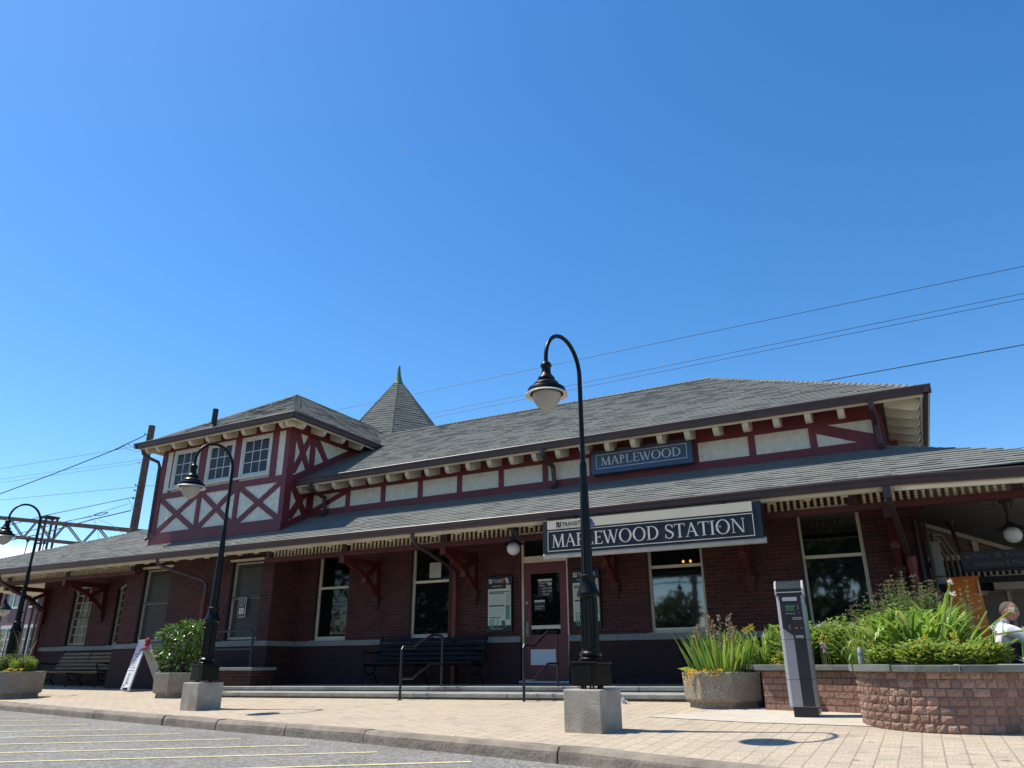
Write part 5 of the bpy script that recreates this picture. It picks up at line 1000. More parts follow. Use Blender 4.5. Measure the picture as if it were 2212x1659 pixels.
# ---------------------------------------------------------------- A-frame board with a red cap on it
AS = .80
AF = root('sandwich_board', 'white plastic sandwich board standing beside the shrub planter', 'sandwich board', (-17.0, 12.6, .10))
la = at(271, 1491, 12.1); ra = la+Vector((.31, .95, 0))*AS; ta = at(311, 1385, la.y+.95*AS*.5)
def panel(top, bot, wd, nm, face):
    t = (bot-top).normalized(); yv = Vector((.95, -.31, 0)).normalized(); n_ = t.cross(yv).normalized()
    if n_.y > 0: n_ = -n_
    b = MB(); P = [top-yv*wd/2, top+yv*wd/2, bot+yv*wd/2, bot-yv*wd/2]; b.add([q+n_*.018 for q in P]+[q-n_*.018 for q in P], [(0, 1, 2, 3), (7, 6, 5, 4), (0, 4, 5, 1), (1, 5, 6, 2), (2, 6, 7, 3), (3, 7, 4, 0)]); o = b.build(nm, 'plastic_white', AF, bevel=.008)
    for s in (-1, 1): q = MB(); q.beam(bot+yv*s*(wd/2-.04)-t*.02, bot+yv*s*(wd/2-.04)+t*.05, .06, .03); q.build('foot', 'plastic_white', o)
    return t, yv, n_
t, yv, n_ = panel(ta-Vector((.02, 0, 0)), la+Vector((0, 0, .05)), .56, 'front_panel', True)
L_ = (la-ta).length
def ink(s0, s1, w0, w1, m): q = MB(); q.add([ta-Vector((.02, 0, 0))+t*s+yv*w_+n_*.0195 for s, w_ in ((s0, w0), (s0, w1), (s1, w1), (s1, w0))], [(0, 1, 2, 3)]); q.build('printing', m, AF)
for s0, s1, w0, w1, m in ((.17, .24, .05, .17, 'print_blue'), (.27, .30, -.2, .2, 'print_purple'), (.33, .36, -.02, .12, 'print_purple'), (.41, .435, -.17, .15, 'print_purple'), (.46, .485, -.13, .13, 'print_purple'), (.51, .535, -.1, .1, 'print_purple'), (.56, .58, -.18, .15, 'print_purple'), (.62, .64, -.2, .2, 'print_blue')):
    for k in range(7):
        a0 = w0+(w1-w0)*k/7; ink(s0*L_/1.0*.98, s1*L_*.98, a0, a0+(w1-w0)/7*random.uniform(.6, .9), m)
for s in [.68, .70, .72, .745, .765, .785, .80, .82, .84, .855, .87, .885]: ink(s*L_, (s+.012)*L_, -.12, -.12+random.uniform(.12, .22), 'print_blue')
ink(.90*L_, .935*L_, -.2, -.12, 'letter_black')
panel(ta+Vector((.03, 0, 0)), ra+Vector((0, 0, .05)), .56, 'rear_panel', False)
b = MB(); b.beam(ta-yv*.27+Vector((0, 0, .015)), ta+yv*.27+Vector((0, 0, .015)), .10, .05); b.build('top_handle', 'plastic_white', AF, bevel=.015)
cc = at(317, 1391, 12.22); CP = root('baseball_cap', 'dark red baseball cap hanging on the sandwich board', 'cap', cc)
b = MB(); nlat, nlon = 7, 16
for i in range(nlat):
    ph = math.pi/2*i/(nlat-1)*1.08
    for k in range(nlon): th = 2*math.pi*k/nlon; b.v.append(Vector((cc.x+.092*math.sin(ph)*math.cos(th), cc.y+.06*math.cos(ph)*-1+.02, cc.z+.03+.11*math.sin(ph)*math.sin(th)+.02*math.cos(ph))))
for i in range(nlat-1):
    for k in range(nlon): k2 = (k+1) % nlon; b.f.append((i*nlon+k, i*nlon+k2, (i+1)*nlon+k2, (i+1)*nlon+k))
b.build('crown', 'cap_red', CP, smooth=True)
b = MB(); n = 12; up_, dn = [], []
for k in range(n+1):
    u_ = -1+2*k/n; up_.append((cc.x+.092*u_, cc.y-.015-.03*(1-u_*u_), cc.z-.055)); dn.append((cc.x+.088*u_, cc.y-.05-.035*(1-u_*u_), cc.z-.09-.055*(1-u_*u_)**.5))
b.add(up_+dn, [(k, k+1, k+n+2, k+n+1) for k in range(n)]); o = b.build('peak', 'cap_red', CP, smooth=True); md = o.modifiers.new('solid', 'SOLIDIFY'); md.thickness = .006
b = MB(); b.box(cc.x-.022, cc.x+.022, cc.y-.058, cc.y-.050, cc.z+.0, cc.z+.04); b.build('badge', 'letter_cream', CP, bevel=.006)

# ---------------------------------------------------------------- plants
def leaf(mb, p, d, up, L, W, fold=.25):
    d = d.normalized(); s = d.cross(up)
    s = s.normalized() if s.length > 1e-3 else d.orthogonal().normalized(); n_ = s.cross(d)
    a, b_ = p+d*L*.45+s*W/2+n_*W*fold, p+d*L*.45-s*W/2+n_*W*fold; t = p+d*L-n_*L*.12; m = p+d*L*.5
    i = len(mb.v); mb.v += [p, a, t, b_, m]; mb.f += [(i, i+1, i+4), (i+1, i+2, i+4), (i+2, i+3, i+4), (i+3, i, i+4)]
def rvec(rg): 
    while True:
        v = Vector((rg.uniform(-1, 1), rg.uniform(-1, 1), rg.uniform(-1, 1)))
        if .05 < v.length < 1: return v.normalized()
def leaf_cloud(mb, c, rad, n, L, W, rg, shell=.5, droop=0):
    c = Vector(c)
    for _ in range(n):
        v = rvec(rg); r = rg.uniform(shell, 1.0)**.7; p = c+Vector((v.x*rad[0], v.y*rad[1], v.z*rad[2]))*r
        d = (v+rvec(rg)*.9+Vector((0, 0, .25-droop))).normalized(); k = rg.uniform(.65, 1.25); leaf(mb, p, d, Vector((0, 0, 1))+rvec(rg)*.5, L*k, W*k)
def stems(mb, sm, c, r, n, h, L, W, rg, lean=.25, whorl=.05, tip=None):
    """upright leafy stems rising from a patch of soil"""
    tips = []
    for _ in range(n):
        a, q = rg.uniform(0, 6.28), math.sqrt(rg.random()); ox, oy = q*math.cos(a), q*math.sin(a); b0 = Vector(c)+Vector((ox*r*.75, oy*r*.75, 0)); H_ = h*rg.uniform(.62, 1.08)*(1-.25*q); dr = Vector((ox*lean, oy*lean, 1)).normalized()
        if sm is not None: sm.tube([b0, b0+dr*H_*.5, b0+dr*H_], [.004, .003, .002], 3, False)
        z = .12*H_*rg.uniform(.5, 1.5)
        while z < H_:
            t = z/H_; sc_ = .6+.8*math.sin(math.pi*min(1, t*.85+.1)); ph = rg.uniform(0, 6.28)
            for j in range(3):
                an = ph+j*2.09; d = Vector((math.cos(an), math.sin(an), .45+.5*t)); leaf(mb, b0+dr*z, d, Vector((0, 0, 1)), L*sc_*rg.uniform(.75, 1.2), W*sc_)
            z += whorl*rg.uniform(.6, 1.5)
        tips.append(b0+dr*H_)
    return tips
def blades(mb, c, r, n, h, w_, rg, arch=.6, seg=6, spread=.5):
    for _ in range(n):
        a = rg.uniform(0, 6.28); q = rg.random()**.7; b0 = Vector(c)+Vector((r*q*math.cos(a), r*q*math.sin(a), 0)); a2 = a+rg.uniform(-.6, .6); out = Vector((math.cos(a2), math.sin(a2), 0)); sd_ = Vector((-out.y, out.x, 0)); H_ = h*rg.uniform(.6, 1.1); A = arch*rg.uniform(.5, 1.4); sp = spread*(.3+q)*rg.uniform(.5, 1.2); p = b0.copy(); base = len(mb.v); ang = math.pi/2-sp*.5
        for k in range(seg+1):
            t = k/seg; ww = w_*(.75+.5*t)*(1-t**3)*.5+.0006; tw = sd_*math.cos(.5*t)+Vector((0, 0, 1))*math.sin(.3*t)*.2
            mb.v += [p-tw*ww, p+out*.0+Vector((0, 0, -.15*ww)), p+tw*ww]; ang -= A*(t**1.2)/seg*3.0; p = p+(out*math.cos(ang)+Vector((0, 0, 1))*math.sin(ang))*(H_/seg)
        for k in range(seg):
            q0 = base+k*3; mb.f += [(q0, q0+1, q0+4, q0+3), (q0+1, q0+2, q0+5, q0+4)]
def blob(mb, c, r, n, size, rg, m=None):
    for _ in range(n):
        p = Vector(c)+rvec(rg)*rg.random()*r; d = rvec(rg); leaf(mb, p, d, rvec(rg), size*rg.uniform(.7, 1.2), size*.7)
def plant(name, label, cat, loc, group=None): return root(name, label, cat, loc, group)
BZ = .60
def mint(x, y, r, n, h, label, m='leaf_mint', L=.085, W=.042, seed=1, flower=None, fm='flower_brown', z=BZ, group='leafy green plants in the raised bed'):
    rg = random.Random(seed); c = (x, y, z); P_ = plant('leafy_plant', label, 'plant', c, group); mb, sm = MB(), MB(); tips = stems(mb, sm, c, r, n, h, L, W, rg); mb.build('leaves', m, P_); sm.build('stems', 'leaf_spirea', P_)
    if flower:
        fb = MB()
        for t in tips:
            if rg.random() < flower[0]: 
                for _ in range(flower[1]): q = t+Vector((rg.gauss(0, flower[2]), rg.gauss(0, flower[2]), rg.uniform(0, flower[3]))); leaf(fb, q, rvec(rg), rvec(rg), .018, .014)
        fb.build('flowers', fm, P_)
    return P_
def clump(x, y, r, n, h, w_, label, m='blade', seed=1, arch=.6, spread=.6, z=BZ, name='strap_leaf_clump', cat='plant', group=None):
    rg = random.Random(seed); P_ = plant(name, label, cat, (x, y, z), group); mb = MB(); blades(mb, (x, y, z), r, n, h, w_, rg, arch, 7, spread); mb.build('leaves', m, P_); return P_
# irises in the octagonal planter
rg = random.Random(4); I_ = clump(-2.46, 10.55, .36, 190, .60, .036, 'clump of iris blades with withered tan flower heads in the octagonal planter by the steps', 'blade_iris', 4, .18, .75, .51, 'iris_clump', 'irises')
fb, sb = MB(), MB()
for k in range(17):
    x, y = -2.48+rg.uniform(-.30, .30), 10.5+rg.uniform(-.25, .25); h = rg.uniform(.50, .78); b0 = Vector((x, y, .52)); t = b0+Vector((rg.uniform(-.05, .05), rg.uniform(-.05, .05), h)); sb.tube([b0, t], .004, 4, False)
    for q in range(4): blob(fb, t-Vector((rg.uniform(-.02, .02), 0, .055*q)), .024, 9, .035, rg)
fb.build('withered_flowers', 'flower_dry', I_); sb.build('flower_stems', 'blade_iris', I_)
rg = random.Random(5); P_ = plant('creeping_plant', 'yellow creeping plant spilling over the left rim of the iris planter', 'plant', (-2.75, 10.2, .56)); mb = MB()
for k in range(7): leaf_cloud(mb, (-2.80+.07*k, 10.20-.012*k, .575-.008*(k % 3)), (.07, .05, .03), 26, .035, .028, rg)
leaf_cloud(mb, (-2.82, 10.17, .50), (.03, .03, .08), 22, .035, .028, rg); mb.build('leaves', 'flower_yellow', P_)
P_ = plant('broad_leaf_plant', 'plant with one big round leaf at the left of the iris planter', 'plant', (-2.85, 10.4, .56)); mb = MB()
for a, l_ in ((2.9, .22), (3.6, .18), (2.3, .17), (3.2, .15)): leaf(mb, Vector((-2.78, 10.38, .57)), Vector((math.cos(a), math.sin(a)*.6-.2, .35)), Vector((0, 0, 1)), l_, l_*.75)
mb.build('leaves', 'blade', P_)
# raised bed, from left to right
p = clump(-1.98, 10.95, .24, 150, .62, .022, 'daylily clump with orange yellow flowers right of the iris planter', 'blade', 6, .9, .7, .58, 'daylily_clump', 'daylilies'); fb = MB(); rg = random.Random(7)
for q in ((1610, 1362), (1622, 1355), (1575, 1383), (1581, 1378), (1592, 1392), (1614, 1392)):
    c = at(q[0], q[1], 10.85)
    for k in range(6): leaf(fb, c, Vector((math.cos(k*1.047), -.35, math.sin(k*1.047))), Vector((0, -1, 0)), .065, .034)
    blob(fb, c, .012, 4, .02, rg)
fb.build('flowers', 'flower_yellow', p)
mint(-1.52, 10.75, .36, 170, .62, 'bushy green mint-like plant behind the left side of the pay station', seed=8); mint(-1.22, 10.95, .30, 120, .60, 'leafy plant half hidden behind the pay station', seed=9)
rg = random.Random(10); P_ = plant('golden_shrub', 'low golden-leaved shrub at the wall edge left of the pay station', 'shrub', (-1.62, 10.32, .66), None); mb = MB(); leaf_cloud(mb, (-1.62, 10.36, .72), (.15, .10, .09), 190, .045, .030, rg, .3); mb.build('leaves', 'leaf_gold', P_)
mint(-.92, 10.75, .32, 170, .64, 'tall mint-like plant right of the pay station', seed=11, L=.08, flower=(.5, 8, .012, .05), fm='flower_white'); rg = random.Random(12)
P_ = plant('pink_flower_plant', 'pale pink flower head beside the pay station', 'plant', (-1.06, 10.3, .62)); fb = MB(); sb = MB()
for q in ((1780, 1397), (1783, 1408), (1776, 1390)): c = at(q[0], q[1], 10.2); blob(fb, c, .035, 40, .022, rg); sb.tube([Vector((c.x, c.y, .60)), c], .004, 4, False)
fb.build('flower_head', 'flower_pink', P_); sb.build('stem', 'leaf_spirea', P_)
P_ = plant('orange_flower_plant', 'small orange flowers among the mint right of the pay station', 'plant', (-.9, 10.5, .6)); fb = MB(); sb = MB()
for q in ((1783, 1377), (1772, 1379), (1770, 1384), (1788, 1384), (1776, 1372)): c = at(q[0], q[1], 10.35); blob(fb, c, .02, 10, .025, rg); sb.tube([Vector((c.x, c.y, .60)), c], .003, 4, False)
fb.build('flowers', 'flower_yellow', P_); sb.build('stems', 'leaf_spirea', P_)
clump(-.72, 10.25, .16, 150, .62, .011, 'fine grassy clump in front of the mint, right of the pay station', 'blade', 13, .95, .8, .58, 'grass_clump', 'ornamental grass'); clump(-.58, 9.98, .06, 22, .35, .013, 'small tuft of dry striped blades at the wall corner', 'blade_dry', 14, 1.0, 1.2, .6, 'grass_tuft', 'ornamental grass')
mint(-.52, 10.95, .36, 210, .70, 'pale green mint-like plant under the right-hand window', seed=15, L=.075); mint(-.30, 10.45, .32, 200, .60, 'mint-like plant behind the left end of the rounded planter', seed=16)
for k, (x, y, r, n, h, lab) in enumerate(((-.52, 11.0, .24, 70, .88, 'left spirea bush with brownish flower heads in front of the window edge'), (-.14, 10.95, .34, 130, 1.16, 'tallest spirea bush with brown flower heads at the back of the bed'), (.16, 10.9, .26, 80, 1.06, 'spirea bush in front of the orange panel'), (.42, 10.4, .10, 14, 1.1, 'thin spirea stems right of the orange panel'))):
    mint(x, y, r, n, h, lab, 'leaf_spirea', .055, .026, 20+k, (.32, 26, .032, .018), 'flower_brown', .58, 'spirea bushes at the back of the bed')
mint(-.18, 10.1, .38, 220, .72, 'bright leafy plant in the middle of the bed behind the strap leaves', seed=27, L=.085, W=.042); mint(.20, 9.9, .28, 170, .64, 'bright leafy plant at the right of the bed behind the onion stalks', seed=28, L=.08, W=.04)
clump(-.12, 9.45, .22, 85, .86, .060, 'broad strap-leaved lily clump arching over the middle of the rounded planter', 'blade', 30, 1.55, .8, .64); clump(.18, 9.5, .15, 60, .80, .048, 'upright strap-leaved clump right of the middle in the rounded planter', 'blade', 31, .9, .6, .64); clump(-.42, 9.45, .14, 55, .66, .046, 'arching strap-leaved clump at the left of the rounded planter', 'blade', 32, 1.6, 1.0, .64)
for k, (x, y, r, lab) in enumerate(((-.36, 8.98, .20, 'low reddish green ground shrub at the left front of the rounded planter'), (-.05, 8.66, .22, 'low leafy ground shrub at the front of the rounded planter'), (.27, 8.62, .24, 'low leafy ground shrub at the front centre right of the rounded planter'), (.52, 8.93, .24, 'low bright ground shrub at the right of the rounded planter'), (.1, 9.0, .30, 'taller leafy ground shrub in the centre of the rounded planter'))):
    mint(x, y, r, 150, .25+.06*(k == 4)+.04*(k % 2), lab, 'leaf_low', .062, .030, 40+k, z=.62, group='low shrubs along the front of the rounded planter')
rg = random.Random(50)
for q, lab in (((2003, 1400), 'left spike of pale yellow flowers in the rounded planter'), ((2063, 1390), 'right spike of yellow flowers in the rounded planter')):
    c = at(q[0], q[1], 8.85); P_ = plant('yellow_flower_spike', lab, 'flowers', (c.x, c.y, .62), 'yellow flower spikes'); fb, sb = MB(), MB()
    for k in range(16): blob(fb, c+Vector((rg.uniform(-.035, .035), rg.uniform(-.03, .03), -.16+.018*k)), .025, 7, .022, rg)
    sb.tube([Vector((c.x, c.y, .62)), c+Vector((0, 0, .1))], .005, 4, False); fb.build('flowers', 'flower_yellow', P_); sb.build('stem', 'leaf_low', P_)
for k, (pts, lab) in enumerate(((((2030, 1390), (2040, 1330), (2047, 1290), (2052, 1258)), 'tallest upright onion stalk with a white flower head'), (((2040, 1390), (2050, 1340), (2058, 1283)), 'shorter upright onion stalk with a white flower head'), (((2100, 1380), (2116, 1350), (2132, 1320)), 'thick onion stalk leaning right with no flower'), (((2105, 1385), (2150, 1345), (2186, 1317)), 'onion stalk leaning far right with a pale green flower head'), (((2110, 1390), (2145, 1372), (2180, 1366), (2212, 1362)), 'onion stalk bending over to the right in front of the person'), (((2175, 1395), (2200, 1380), (2209, 1392), (2211, 1425)), 'onion stalk drooping over the right edge of the planter'))):
    W_ = [at(q[0], q[1], 8.95-.02*k) for q in pts]; P_ = plant('flowering_onion', lab, 'flowers', (W_[0].x, W_[0].y, .62), 'flowering onion stalks'); sb = MB(); W_ = [Vector((W_[0].x-.02, W_[0].y, .62))]+W_; sm_ = []
    for a_, b_ in zip(W_[:-1], W_[1:]): sm_ += [a_.lerp(b_, t_/4) for t_ in range(4)]
    sb.tube(sm_+[W_[-1]], [.012-.005*i_/len(sm_) for i_ in range(len(sm_)+1)], 7); sb.build('stalk', 'blade_iris', P_, smooth=True)
    if k != 2: fb = MB(); blob(fb, W_[-1], .035, 60, .02, rg); fb.build('flower_head', 'flower_white', P_)
for q in ((2143, 1357), (2165, 1340), (2148, 1368)):
    c = at(q[0]+2, q[1], 8.8); P_ = plant('flowering_onion', 'small white onion flower head in front of the white shirt', 'flowers', (c.x, c.y, .62), 'small onion flowers before the person'); fb = MB(); blob(fb, c, .028, 45, .018, rg); fb.build('flower_head', 'flower_white', P_); sb = MB(); sb.tube([Vector((c.x-.06, c.y, .62)), c+Vector((-.02, 0, -.08)), c], .004, 5); sb.build('stalk', 'blade_iris', P_)
# drinks can on the planter edge, crumpled tissue on the pavers
c = at(1862, 1437, 8.98); K_ = root('drinks_can', 'tall silver can standing on the planter edge among the leaves', 'can', (c.x, c.y, .665)); b = MB(); b.lathe([(.022, 0), (.028, .01), (.028, .15), (.022, .165), (.021, .17)], (c.x, c.y, .667), 18); b.build('can_body', 'meter_silver', K_, smooth=True); b = MB(); b.lathe([(.0285, .03), (.0285, .06)], (c.x, c.y, .667), 18); b.lathe([(.0285, .085), (.0285, .12)], (c.x, c.y, .667), 18); b.build('can_label', 'meter_grey', K_, smooth=True)
c = Vector((-3.92, 10.75, .155)); rg = random.Random(60); K_ = root('tissue', 'crumpled white tissue lying at the foot of the steps', 'litter', c); mb = MB(); blob(mb, c+Vector((0, 0, .02)), .045, 26, .06, rg); mb.build('crumple', 'lamp_white', K_)
for k, (x, y) in enumerate(((-2.98, 10.98), (-4.6, 11.05), (-1.2, 9.75))):
    P_ = plant('weed', ('tiny green weed at the foot of the steps by the iris planter', 'tiny green weed at the foot of the steps beside the tissue', 'tiny green weed behind the pay station foot')[k], 'weed', (x, y, pave_z(x, y)), 'small weeds in the paving joints'); mb = MB(); rg = random.Random(600+k); blob(mb, (x, y, pave_z(x, y)+.025), .03, 22, .035, rg); mb.build('leaves', 'leaf_low', P_)
for k, (x, y, n) in enumerate(((.02, 9.4, 10), (-.42, 9.4, 7), (.25, 9.5, 6))):
    clump(x, y, .2, n, .55, .022, 'withered tan blades among the green leaves of the rounded planter', 'blade_dry', 620+k, 1.7, 1.1, .64, 'withered_blades', 'plant', 'withered blades in the rounded planter')
# glossy shrub in the second planter
rg = random.Random(61); P_ = plant('glossy_shrub', 'bushy glossy-leaved shrub in the octagonal planter behind the second street lamp', 'shrub', (-13.68, 11.2, .5)); mb, sb = MB(), MB()
for c, rd, n in (((0, 0, .28), (.50, .45, .20), 150), ((-.05, -.05, .52), (.50, .45, .17), 170), ((.25, 0, .78), (.36, .40, .17), 120), ((-.12, 0, .98), (.45, .40, .13), 120), ((-.42, -.1, .93), (.22, .2, .09), 40), ((.06, 0, 1.10), (.22, .22, .11), 50), ((.42, 0, 1.02), (.18, .2, .14), 45), ((-.52, -.05, .55), (.15, .2, .12), 40), ((.45, 0, .35), (.2, .2, .2), 60)):
    leaf_cloud(mb, (-13.84+c[0], 11.2+c[1], .5+c[2]*.86), rd, int(n*1.25), .135, .062, rg, .45)
for k in range(9): a = rg.uniform(0, 6.28); sb.tube([(-13.68, 11.2, .5), (-13.75+.18*math.cos(a), 11.2+.18*math.sin(a), .9), (-13.84+.42*math.cos(a), 11.2+.35*math.sin(a), 1.0+rg.uniform(0, .5))], [.018, .012, .006], 5)
mb.build('leaves', 'leaf_glossy', P_); sb.build('branches', 'bark', P_)
rg = random.Random(62)
for dx, dy, r, h, lab, m in ((-.28, 0, .30, .46, 'fine yellow-green shrub in the far left planter', 'leaf_lime'), (.22, -.05, .28, .36, 'silvery green herb plant at the right of the far left planter', 'leaf_mint')): mint(-17.45+dx, 10.0+dy, r, 120, h, lab, m, .05, .02, 63+int(dx*10), z=.55, group='small plants in the far left planter')
clump(-17.1, 9.85, .04, 4, .9, .03, 'single long grass blade beside the far left street lamp', 'blade_dry', 66, .4, .5, .55, 'grass_tuft')
P_ = plant('yellow_groundcover', 'low yellow flowers on the right rim of the far left planter', 'flowers', (-17.2, 9.75, .58)); mb = MB(); leaf_cloud(mb, (-17.2, 9.75, .60), (.30, .12, .04), 90, .05, .03, rg); mb.build('leaves', 'flower_yellow', P_)

# ---------------------------------------------------------------- passage at the right: panel, kiosk, hanging sign
O_ = root('display_board', 'tall orange display panel standing in the covered passage', 'display panel', (.95, 14.6, .3)); a, c, d = at(2040, 1247, 14.6), at(2112, 1243, 14.6), at(2060, 1340, 14.6)
b = MB(); b.box(a.x, c.x, 14.6, 14.65, .3, a.z); b.build('panel', 'panel_orange', O_, bevel=.01); b = MB(); b.tube([(c.x-.03, 14.58, a.z-.30), (c.x-.03, 14.58, a.z-.08)], .016, 8); b.build('handle', 'light_cladding', O_)
HS = root('hanging_direction_sign', 'black hanging direction sign to the trains in the covered passage', 'direction sign', (1.6, 14.0, 2.2)); a, c = at(2073, 1193, 13.9), at(2078, 1234, 13.9); x0, zt, zb = a.x, a.z, c.z+.02
b = MB(); b.box(x0, x0+2.2, 13.9, 14.0, zb, zt); b.build('sign_panel', 'black_trim', HS); b = MB(); b.tube([(x0, 13.93, zb-.02), (x0+2.2, 13.93, zb-.02)], .022, 8); b.build('sign_tube', 'wire', HS, smooth=True)
h = (zt-zb)
text_mesh('Trains', h*.36, 'letter_dim', (x0+.16, 13.896, zb+h*.60), HS, sx=.95); text_mesh('To Hackettstown', h*.36, 'letter_dim', (x0+.60, 13.896, zb+h*.60), HS, sx=.95); text_mesh('Gladstone & Maplewood', h*.36, 'letter_dim', (x0+.17, 13.896, zb+h*.16), HS, sx=.95)
b = MB(); b.prism([(x0+.085, zb+h*.80), (x0+.085, zb+h*.70), (x0+.055, zb+h*.74), (x0+.04, zb+h*.71), (x0+.095, zb+h*.60), (x0+.15, zb+h*.71), (x0+.135, zb+h*.74), (x0+.105, zb+h*.70), (x0+.105, zb+h*.80)], (0, 13.8995, 0), (1, 0, 0), (0, 0, 1), (0, -.004, 0)); b.box(x0+.475, x0+.545, 13.8955, 13.8995, zb+h*.62, zb+h*.86); b.build('symbol', 'letter_dim', HS)
b = MB(); b.box(x0+.488, x0+.532, 13.8935, 13.8955, zb+h*.70, zb+h*.76); b.box(x0+.488, x0+.532, 13.8935, 13.8955, zb+h*.79, zb+h*.83); b.build('symbol_cut', 'black_trim', HS)
t_ = at(2050, 1126, 13.95); b = MB(); b.tube([(t_.x, 13.95, t_.z), (x0+.02, 13.95, zt-.02)], .030, 8); b.lathe([(.07, 0), (.05, -.05), (.03, -.08)], (t_.x, 13.95, t_.z), 10); b.tube([(x0+1.9, 13.95, 4.0), (x0+1.9, 13.95, zt)], .03, 8); b.build('hanger', 'black_metal', HS, smooth=True)
KI = root('kiosk', 'beige kiosk with shutters on the far side of the passage', 'kiosk', (2, 19, .3))
ka, kb_, kc = at(2142, 1243, 18.7), at(2142, 1274, 18.7), at(2176, 1274, 19)
b = MB(); b.box(.2, 6.0, 19, 21, .3, kb_.z); b.build('wall', 'kiosk', KI); b = MB(); b.box(.2, 6.0, 18.99, 21, kb_.z+.001, 3.7); b.build('upper_shade_band', 'black_trim', KI); b = MB(); b.box(.2, 6.0, 18.96, 18.985, 2.75, 3.05); b.build('sunlit_strip', 'light_cladding', KI); b = MB(); b.box(-.2, 6.2, 18.6, 21.5, 3.7, 3.85); b.build('roof', 'roof_deck', KI)  # black upper wall paints the passage shadow; pale strip paints sunlit boards behind lattice
b = MB(); b.box(ka.x, 6.0, 18.7, 18.985, kb_.z, ka.z-.06); b.box(ka.x-.05, 6.0, 18.62, 18.985, ka.z-.06, ka.z); b.build('awning', 'light_cladding', KI)
for x0, x1 in ((.62, kc.x-.03), (kc.x+.03, kc.x+1.0)): b = MB(); b.box(x0, x1, 18.955, 18.985, .9, kb_.z-.05); b.build('shutter', 'kiosk_shutter', KI)
b = MB(); b.box(kc.x-.03, kc.x+.03, 18.94, 18.985, .3, kb_.z); b.box(.2, 1.4, 18.93, 18.985, kb_.z-.05, kb_.z); b.build('trim', 'light_cladding', KI)
b = MB(); b.box(.30, .95, 16.2, 16.24, 1.72, 1.80); b.build('counter', 'light_cladding', KI)

# ---------------------------------------------------------------- seated person
PX = at(2165, 1440, 10.95); PB = root('person', 'bald person in a white shirt and dark trousers leaning forward behind the planter', 'person', (PX.x, 10.95, .3))
def skin_mesh(chains, name, m, parent, sub=2):
    """one continuous surface grown round joined chains of (point, radius)"""
    vs, es, rs, key = [], [], [], {}
    for ch in chains:
        prev = None
        for p, r in ch:
            k = tuple(round(q, 4) for q in p)
            if k not in key: key[k] = len(vs); vs.append(Vector(p)-ORG.get(parent, Vector())); rs.append(r)
            if prev is not None and prev != key[k]: es.append((prev, key[k]))
            prev = key[k]
    me = bpy.data.meshes.new(name); me.from_pydata([tuple(v) for v in vs], es, []); o = bpy.data.objects.new(name, me); COL.objects.link(o); o.parent = parent; ORG[o] = ORG.get(parent, Vector())
    md = o.modifiers.new('skin', 'SKIN'); me.skin_vertices.new() if not me.skin_vertices else None
    for i, r in enumerate(rs): q = me.skin_vertices[0].data[i]; q.radius = (r, r) if not isinstance(r, tuple) else r; q.use_root = (i == 0)
    md.use_smooth_shade = True; s = o.modifiers.new('sub', 'SUBSURF'); s.levels = s.render_levels = sub; me.materials.append(MAT[m]); return o
px, py = PX.x, 10.95
hd = at(2181, 1320, py); ne = at(2166, 1345, py); ch_ = at(2168, 1378, py); wa = at(2155, 1412, py); pe = Vector((px-.02, py, .80))
shR, shL = Vector((ne.x+.04, py-.19, ne.z-.07)), Vector((ne.x+.02, py+.19, ne.z-.07))
elR, haR = Vector((ne.x+.30, py-.20, ne.z-.30)), Vector((ne.x+.52, py-.14, ne.z-.38))
elL, haL = Vector((ne.x+.28, py+.22, ne.z-.30)), Vector((ne.x+.50, py+.16, ne.z-.40))
knR, knL = Vector((px+.45, py-.12, .80)), Vector((px+.45, py+.12, .80)); ftR, ftL = Vector((px+.42, py-.12, .36)), Vector((px+.42, py+.12, .36))
body = skin_mesh([[(pe, .10), (wa, .10), (ch_, .115), (Vector((ne.x-.01, py, ne.z-.05)), .08), (ne, .058), (ne.lerp(hd, .45), .06)], [(ch_, .115), (shR, .055), (elR, .042), (haR, .032)], [(ch_, .115), (shL, .055), (elL, .042), (haL, .032)], [(pe, .10), (knR, .06), (ftR, .045), (ftR+Vector((.2, 0, -.03)), .035)], [(pe, .10), (knL, .06), (ftL, .045), (ftL+Vector((.2, 0, -.03)), .035)]], 'body', 'skin', PB)
b = MB(); n1, n2 = 16, 22                                   # head: skull, brow, nose, jaw, turned to the right in profile
fd = Vector((.93, -.30, -.22)).normalized(); sd2 = fd.cross(Vector((0, 0, 1))).normalized(); up2 = sd2.cross(fd)
def headpt(th, ph):
    x, y, z = math.sin(ph)*math.cos(th), math.sin(ph)*math.sin(th), math.cos(ph); r = 1.0; X, Y_, Z_ = x*.090, y*.070, z*.108
    if z < 0: X += -.0+.012*max(0, x)*(-z); Y_ *= 1-.28*(-z)
    if x > .75 and abs(y) < .33: X += .022*max(0, 1-abs(z+.12)/.22)*max(0, 1-abs(y)/.3); X -= .012*max(0, 1-abs(z-.12)/.12)*(abs(y) > .12); X += .006*max(0, 1-abs(z+.55)/.15)
    if x < -.3: X -= .012
    return hd+fd*X+sd2*Y_+up2*Z_
for i in range(n1+1):
    for k in range(n2): b.v.append(headpt(2*math.pi*k/n2, math.pi*i/n1))
for i in range(n1):
    for k in range(n2): k2 = (k+1) % n2; b.f.append((i*n2+k, (i+1)*n2+k, (i+1)*n2+k2, i*n2+k2))
HD = b.build('head', 'skin', PB, smooth=True)
b = MB()
for s in (-1, 1): b.lathe([(.004, -.012), (.022, -.008), (.026, .0), (.018, .008), (.006, .004)], (0, 0, 0), 12)
k = len(b.v)//2
for i, v in enumerate(b.v): s = -1 if i < k else 1; b.v[i] = hd+fd*(-.008+v.x*.75)+up2*(-.012+v.y*1.25)+sd2*(s*(.074+v.z*.5+.006))
